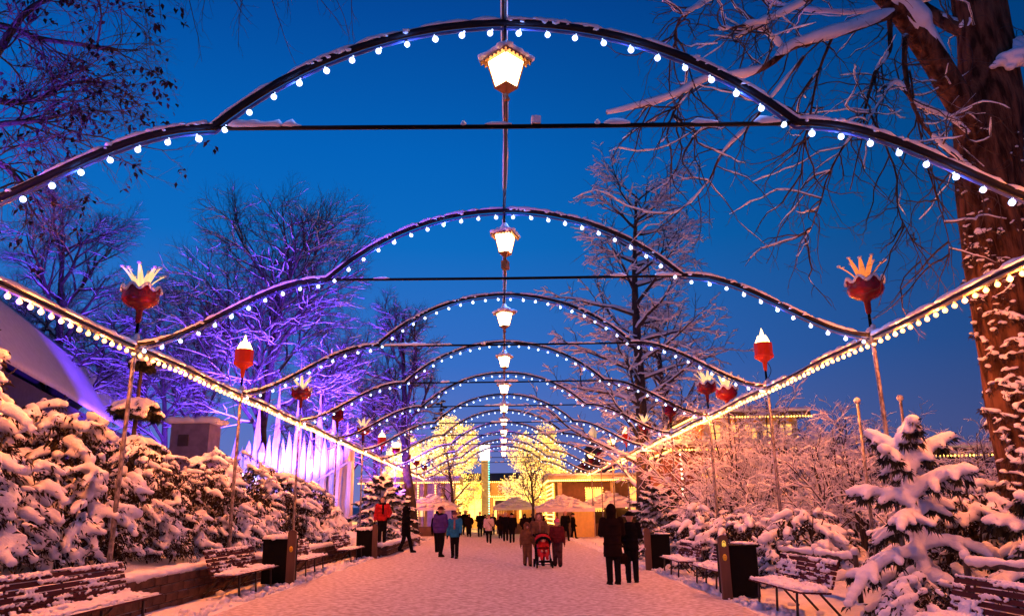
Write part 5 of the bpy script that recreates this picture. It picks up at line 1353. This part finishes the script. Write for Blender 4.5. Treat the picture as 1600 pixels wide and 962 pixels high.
for i in range(9): strip(m_, (.6+i*3.1, -.6, 0), (.6+i*3.1, -.6, 5.4), .25, .08, OCT)
m_.build('facade_lights', TINY, B, 'stuff')
# pavilion with columns, left end
B = empty('colonnade_building', 'bright cream colonnade with a snowy roof beyond the left hedge', 'building', (-13, 70, 0))
MB().box((4.5, 3, 2.3), (7.6, 4.5, 4.6)).build('wall', CREAM, B); MB().box((4.5, 2.4, 4.75), (9, 6.6, .35)).build('roof', CREAM, B); slab_snow(B, 0, 9, -.9, 5.7, 4.93, .25)
for i in range(6): MB().lathe([(.22, 0), (.18, .3), (.16, 4.3), (.24, 4.55)], (.6+i*1.56, -.5, 0), 12).build('column', CREAM, B)
for i in range(4): window(B, 1.9+i*1.7, .69, 2.5, .9, 1.8, GLOW, CREAM)
m_ = MB(); strip(m_, (0, -.95, 4.55), (9, -.95, 4.55), .17, .07, OCT)
for i in range(6): strip(m_, (.6+i*1.56, -.72, .2), (.6+i*1.56, -.72, 4.3), .2, .06, OCT)
m_.build('eave_lights', TINY, B, 'stuff')

# --- golden trees: snowy crowns wound with lights
LED = glow_mat('tree_lights', (1, .6, .075), (1, .6, .075), 1.0)
_t = LED.node_tree; _b = _t.nodes['Principled BSDF']; _tc = _t.nodes.new('ShaderNodeTexCoord'); _nz = _t.nodes.new('ShaderNodeTexNoise'); _nz.inputs['Scale'].default_value = 1.1; _nz.inputs['Detail'].default_value = 6
_mr = _t.nodes.new('ShaderNodeMapRange'); _mr.inputs[1].default_value = .36; _mr.inputs[2].default_value = .66; _mr.inputs[3].default_value = .14; _mr.inputs[4].default_value = 4.2
_t.links.new(_tc.outputs['Object'], _nz.inputs['Vector']); _t.links.new(_nz.outputs[0], _mr.inputs[0]); _t.links.new(_mr.outputs[0], _b.inputs['Emission Strength'])
_n2 = _t.nodes.new('ShaderNodeTexNoise'); _n2.inputs['Scale'].default_value = 2.3; _n2.inputs['Detail'].default_value = 5; _m2 = _t.nodes.new('ShaderNodeMapRange'); _m2.inputs[1].default_value = .4; _m2.inputs[2].default_value = .62
_mx = _t.nodes.new('ShaderNodeMix'); _mx.data_type = 'RGBA'; _mx.inputs[6].default_value = (1, .42, .02, 1); _mx.inputs[7].default_value = (1, .66, .08, 1)
_t.links.new(_tc.outputs['Object'], _n2.inputs['Vector']); _t.links.new(_n2.outputs[0], _m2.inputs[0]); _t.links.new(_m2.outputs[0], _mx.inputs[0]); _t.links.new(_mx.outputs[2], _b.inputs['Emission Color'])
def light_tree(label, base, H, Rr, seed, n):
    rng = np.random.default_rng(seed); out = {}
    P = dict(broad(H, Rr*1.15, 1.3, 5, .12, .0), ang=[1.05, .8, .8, .8, .8, .7], shape=lambda t: 1.15-.62*t)
    grow(out, rng, np.zeros(3), unit(np.array([0, 0, 1.])), P['len'][0], P['rad'][0], 0, P)
    T = empty('lit_tree', label, 'tree', base, 0, 'golden trees wound with light strings')
    tube_levels(out, [0], {0: 8}).build('trunk', BARKS, T); tube_levels(out, [1, 2], {1: 5, 2: 4}).build('boughs', BARKS, T)
    tube_levels(out, [3, 4], {3: 3, 4: 3}).build('twigs', BARKP, T, 'stuff'); snow_on(out, [1, 2, 3], MB(), extra=.03, k=4).build('snow', SNOWF, T, 'stuff')
    C = []
    allp = out[1]+out[2]+out[3]+out[4]
    for pts, rad in allp:
        m = max(2, int(np.linalg.norm(pts[-1]-pts[0])/.22)); u = np.linspace(0, len(pts)-1, m)
        C.append(np.stack([np.interp(u, np.arange(len(pts)), pts[:, c]) for c in range(3)], -1)+rng.normal(0, .05, (m, 3)))
    C = np.concatenate(C)
    if len(C) > n: C = C[rng.choice(len(C), n, False)]
    blobs(MB(), C, np.full((len(C), 3), .048)*rng.uniform(.7, 1.4, (len(C), 1)), tmpl=OCT, smooth=False).build('string_lights', LED, T, 'stuff')
    for z_, e_ in ((H*.35, 3500), (H*.65, 2500)): lamp_obj(T, 'POINT', 'string_glow', (0, -Rr*.5, z_), e_, (1, .50, .10), .8)
    return T
light_tree('golden tree wound with lights, left of the gap where the tower stands', (-5.9, 80, 0), 12.0, 3.5, 61, 10500)
light_tree('golden tree wound with lights, right of the tower and below the far arches', (3.5, 76, 0), 10.2, 3.5, 62, 10000)
light_tree('golden-lit tree farther left, showing beneath the left arches', (-11.2, 78, 0), 11.0, 2.6, 63, 13000)
bt = bare_tree('bare_tree', 'small dark bare tree standing before the right golden tree', None, (2.2, 60, 0), broad(6.8, 2.6, .8, 4, .3, .06), 71, (1, 2))
bt2 = bare_tree('bare_tree', 'dark-trunked bare tree standing before the left golden tree', None, (-3.9, 62, 0), broad(8.5, 2.6, .8, 4, .3, .06), 72, (1, 2))

# --- slim light tower, cupola tower, dark conifer
B = empty('light_tower', 'slim pale tower with a white lamp box on top, in the gap between golden trees', 'tower', (-2.1, 86, 0))
MB().box((0, 0, 3.8), (.8, .8, 7.6)).build('shaft', CREAM, B); MB().box((0, 0, 8.4), (1.1, 1.1, 1.6)).build('lamp_box', mat('white_lamp', (1, 1, 1), .5, 0, 1, emit=(1, .95, .8), estr=2.5), B)
MB().box((0, 0, 9.3), (1.3, 1.3, .2)).build('cap', CREAM, B); strip(MB(), (.45, -.45, .5), (.45, -.45, 7.4), .25, .09, OCT).build('green_lights', mat('green_string', (.2, .9, .7), .5, 0, 1, emit=(.15, .9, .65), estr=2.5, sample='NONE'), B, 'stuff')
B = empty('cupola_tower', 'dark roofed tower with a small lit cupola above the right arches', 'tower', (10.9, 92, 0))
MB().box((0, 0, 3.5), (4.2, 4.2, 7)).build('base', DKW, B); MB().box((0, 0, 8.0), (1.9, 1.9, 2.0)).build('belfry', DKW, B)
MB().lathe([(3.4, 7.0), (1.2, 7.9)], k=4, smooth=False, phase=PI/4).build('lower_roof', REDW, B); MB().lathe([(1.9, 9.0), (.5, 9.9)], k=4, smooth=False, phase=PI/4).build('belfry_roof', DKW, B)
MB().lathe([(.4, 9.8), (.45, 11.0), (.6, 11.05), (0, 12.0)], k=8).build('cupola', mat('cupola_lit', (.8, .6, .4), .6, .2, 2, emit=(1, .55, .25), estr=.5, sample='NONE'), B)
for i in range(2): window(B, -.45+i*.9, -.98, 8.0, .5, 1.0, MATS['dark_glass'], CREAM)
T = fir('spruce', 'tall dark spruce far behind the left golden tree', (-8.0, 98, 0), 16.5, 3.8, 77, 40, .12, .16, up0=.0, droop=.5, needle=2.0)

# --- market tents
CANV = mat('tent_canvas', (.80, .76, .76), .85, .1, 3)
def tent(label, x, y, w, d, he, hp, curtain=True, hip=True):
    B = empty('market_tent', label, 'market stall', (x, y, 0), 0, 'white market tents at the walk end')
    m_ = MB(); V = [(-w/2, -d/2, he), (w/2, -d/2, he), (w/2, d/2, he), (-w/2, d/2, he), (-w*.2, -d*.2, he+(hp-he)*.55), (w*.2, -d*.2, he+(hp-he)*.55), (w*.2, d*.2, he+(hp-he)*.55), (-w*.2, d*.2, he+(hp-he)*.55), (0, 0, hp)]
    m_.add(V, [np.array([(0, 1, 5, 4), (1, 2, 6, 5), (2, 3, 7, 6), (3, 0, 4, 7), (3, 2, 1, 0)]), np.array([(4, 5, 8), (5, 6, 8), (6, 7, 8), (7, 4, 8)])], False); m_.build('roof', CANV, B)
    MB().box((0, -d/2-.01, he-.12), (w, .03, .24)).build('valance', CANV, B)
    for sx in (-1, 1):
        for sy in (-1, 1): MB().tubes([(sx*(w/2-.06), sy*(d/2-.06), 0), (sx*(w/2-.06), sy*(d/2-.06), he)], [.04]*2, 6).build('leg', CREAM, B)
    MB().box((0, 0, .45), (w*.8, d*.5, .9)).build('counter', BRN, B)
    if curtain:
        x_ = np.linspace(w*.12, w/2-.1, 22); V = np.concatenate([np.stack([x_, -d/2+.12+.04*np.sin(x_*26), np.full(22, z)], -1) for z in (.05, he-.1)]); i = np.arange(21); 
        MB().add(V, np.stack([i, i+1, i+23, i+22], -1)).build('curtain', mat('yellow_curtain', (.85, .6, .15), .7, .1, 3), B)
    strip(MB(), (-w/2+.1, -d/2+.08, he-.06), (w/2-.1, -d/2+.08, he-.06), .18, .07, OCT).build('light_string', TINY, B, 'stuff')
    rng = np.random.default_rng(abs(int(x*10))); C = []
    for _ in range(120):
        u, v = rng.uniform(-.95, .95, 2); C.append((u*w/2, v*d/2, he+(hp-he)*(1-max(abs(u), abs(v)))**1.2+.05))
    blobs(MB(), C, np.full((120, 3), (.28, .28, .07))).build('roof_snow', SNOWF, B, 'stuff')
    return B
tent('white peaked tent kiosk with a glowing yellow curtain, right of the stroller group', 4.4, 58, 4.3, 3.6, 2.05, 3.1)
tent('pale tent roof directly behind the yellow-curtained kiosk', 8.2, 60.5, 4.6, 3.5, 2.3, 3.3, False)
tent('bright market tent beneath the right golden tree', 1.0, 70, 4.0, 3.4, 2.3, 3.2)
tent('bright market tent left of the crowd, behind the man in purple', -5.6, 60, 4.0, 3.4, 2.3, 3.3, False)
B = empty('market_booth', 'orange timber booth beneath the right golden tree', 'market stall', (.2, 70, 0)); B.scale = (.62, .8, .72)
for i in range(12): MB().box((-1.32+i*.24, 0, 2.6), (.22, .08, 1.6)).build('board', mat('orange_boards', (.55, .16, .04), .7, .3, 4), B)
MB().box((0, 1.1, 1.2), (2.9, 2.0, 2.4)).build('body', BRN, B); MB().prism([(-.4, 3.4), (2.6, 3.4), (1.1, 4.1)], 0, -1.7, 1.7).build('roof', BRN, B)

# --- left: snow-roofed hall, hut, white spired stage
B = empty('snow_roofed_hall', 'dark hall with a broad violet snow-covered roof at the left frame edge', 'building', (0, 0, 0))
A0, A1 = np.array([-21.5, 22, 12.9]), np.array([-33.6, 64, 12.9]); dn = np.array([3.0, .9, -4.4])
B.location = (-22, 38, 0); o_ = np.array([-22, 38, 0.])
n1, n2 = 60, 16; V = []
for j in range(n2):
    for i in range(n1):
        p = A0+(A1-A0)*i/(n1-1)+dn*j/(n2-1)-o_; p = p+np.array([0, 0, .05*mnoise.noise((i*.2, j*.3, 2))]); V.append(p)
V = np.array(V); Vb = V-np.array([0, 0, .28])
i = np.arange(n1-1)[None]; j = np.arange(n2-1)[:, None]; q = np.stack([j*n1+i, j*n1+i+1, (j+1)*n1+i+1, (j+1)*n1+i], -1).reshape(-1, 4)
rim = list(range(n1))+[j_*n1+n1-1 for j_ in range(1, n2)]+[(n2-1)*n1+i_ for i_ in range(n1-2, -1, -1)]+[j_*n1 for j_ in range(n2-2, 0, -1)]
N = len(V); rq = np.array([(a, b, b+N, a+N) for a, b in zip(rim, rim[1:]+rim[:1])])
MB().add(np.concatenate([V, Vb]), [q[:, ::-1], q+N, rq]).build('roof_snow', SNOWF, B)
e0, e1 = A0+dn, A1+dn
def quad_wall(mb, a, b, z0, z1, th):
    d = unit(b-a); nrm = np.array([-d[1], d[0], 0])*th
    V = [(*a[:2], z0), (*b[:2], z0), (*(b+nrm)[:2], z0), (*(a+nrm)[:2], z0), (*a[:2], z1), (*b[:2], z1), (*(b+nrm)[:2], z1), (*(a+nrm)[:2], z1)]
    mb.add(np.array(V)-o_, np.array([(0, 1, 2, 3), (4, 7, 6, 5), (0, 4, 5, 1), (1, 5, 6, 2), (2, 6, 7, 3), (3, 7, 4, 0)]), False)
m_ = MB(); quad_wall(m_, e0+np.array([-.5, 0, 0]), e1+np.array([-.5, 0, 0]), 0, 8.1, 4.0); m_.build('wall', DKW, B)
back = np.array([-5.2, -1.6, -5.1]); V = np.array([A0, A1, A1+back, A0+back])-o_; V = np.concatenate([V, V-np.array([0, 0, .25])])
MB().add(V, np.array([(0, 1, 2, 3), (7, 6, 5, 4), (0, 4, 5, 1), (1, 5, 6, 2), (2, 6, 7, 3), (3, 7, 4, 0)]), False).build('back_roof', DKW, B)
B = empty('hut', 'small pale hut with a flat snowy roof left of the white spired stage', 'building', (-14.9, 34, .35))
MB().box((.85, .7, 2.75), (1.7, 1.4, 5.5)).build('wall', M_('pale_plaster', (.17, .15, .24)), B); slab_snow(B, -.12, 1.82, -.12, 1.5, 5.5, .34, .07)
MB().box((.6, -.03, 4.75), (.45, .08, .5)).build('opening', DKW, B)

B = empty('spired_stage', 'white spired ice-like facade glowing blue and violet behind the left hedge', 'stage set', (-15.2, 43, .9))
ICE = mat('icy_plaster', (.72, .70, .76), .6, .35, 2.5, .8, 8, stretch=(1, 1, .25), bdist=.06)
rng = np.random.default_rng(17)
cols = [(.1, 5.6), (.5, 5.0), (.9, 5.3), (1.3, 7.6), (1.65, 5.2), (2.0, 5.6), (2.35, 9.0), (2.75, 5.4), (3.1, 5.8), (3.5, 10.2), (3.9, 5.6), (4.3, 5.9), (4.7, 8.6), (5.1, 5.4), (5.5, 7.4), (5.9, 5.2), (6.3, 6.4), (6.6, 4.6)]
for x, h in cols:
    w = rng.uniform(.17, .27); n = 10; zz = np.linspace(0, h, n); body = 4.6
    rr = np.where(zz < body, w, w*np.clip(1-(zz-body)/(h-body), 0, 1)**1.2+.012)*rng.uniform(.88, 1.1, n)
    MB().tubes(np.stack([x+rng.normal(0, .012, n), rng.uniform(-.25, .25)+rng.normal(0, .012, n), zz-.3], -1), rr, 5, smooth=False).build('spire', ICE, B)
MB().box((3.3, .6, 2.2), (6.7, .3, 4.6)).build('back_wall', ICE, B)
for x in (.75, 1.48, 2.2, 2.92, 3.72, 4.5): MB().box((x, -.40, rng.uniform(2.6, 4.2)), (.09, .05, rng.uniform(.5, 1.0))).build('light_slot', mat('white_slot', (1, 1, 1), .5, 0, 1, emit=(.85, .8, 1), estr=5, sample='NONE'), B)

# ------------------------------------------------------------------ lamps
def flood(label, pos, aim, energy, color, cone=75):
    z = float(gz(pos[0], pos[1])); F_ = empty('floodlight', label, 'floodlight', (pos[0], pos[1], z+pos[2]), 0, 'ground floodlights tinting the trees')
    d = np.array(aim)-np.array([pos[0], pos[1], z+pos[2]]); d = unit(d); qd = Vector(d).to_track_quat('-Z', 'Y')
    h = MB().lathe([(.05, .14), (.09, .12), (.10, -.02), (.115, -.06)], k=12).build('housing', BLACK, F_); h.rotation_mode = 'QUATERNION'; h.rotation_quaternion = qd
    MB().tubes([(0, 0, -pos[2]-.05), (0, 0, 0)], [.025]*2, 6).build('stake', IRON, F_)
    o = lamp_obj(F_, 'SPOT', 'beam', (0, 0, 0), energy, color, .15, spot_size=math.radians(cone), spot_blend=.5); o.rotation_mode = 'QUATERNION'; o.rotation_quaternion = qd
    o.location = tuple(d*.12)
VIO = (.13, .035, 1.0)
flood('violet floodlight hidden behind the left hedge, aimed at the dark tree', (-15.8, 50, .6), (-24, 54, 14), 16000, VIO, 90)
flood('violet floodlight behind the spired stage, aimed at the round-crowned tree', (-8.9, 39.0, .8), (-15.8, 46.5, 15.5), 70000, VIO, 74)
flood('violet floodlight low left of the wall end, aimed at the slim tree', (-9.6, 44, .6), (-6.6, 51, 12), 15000, VIO, 100)
flood('blue-violet floodlight low at the left, aimed into the near beech', (-9.5, 7.0, .4), (-8.0, 10.5, 9.5), 13000, VIO, 100)
flood('blue-violet floodlight in front of the spired stage', (-13.2, 39.0, .4), (-12.2, 43, 5), 2600, (.26, .20, 1.0), 120)
flood('violet floodlight on the left slope, aimed at the trees behind', (-19, 42, .6), (-24, 62, 11), 34000, VIO, 120)
for x, lab in ((-10, 'left'), (-3, 'middle'), (4, 'right')): flood('warm floodlight at the %s foot of the golden facade' % lab, (x, 88, .4), (x, 94, 5), 3500, (1, .50, .12), 130)
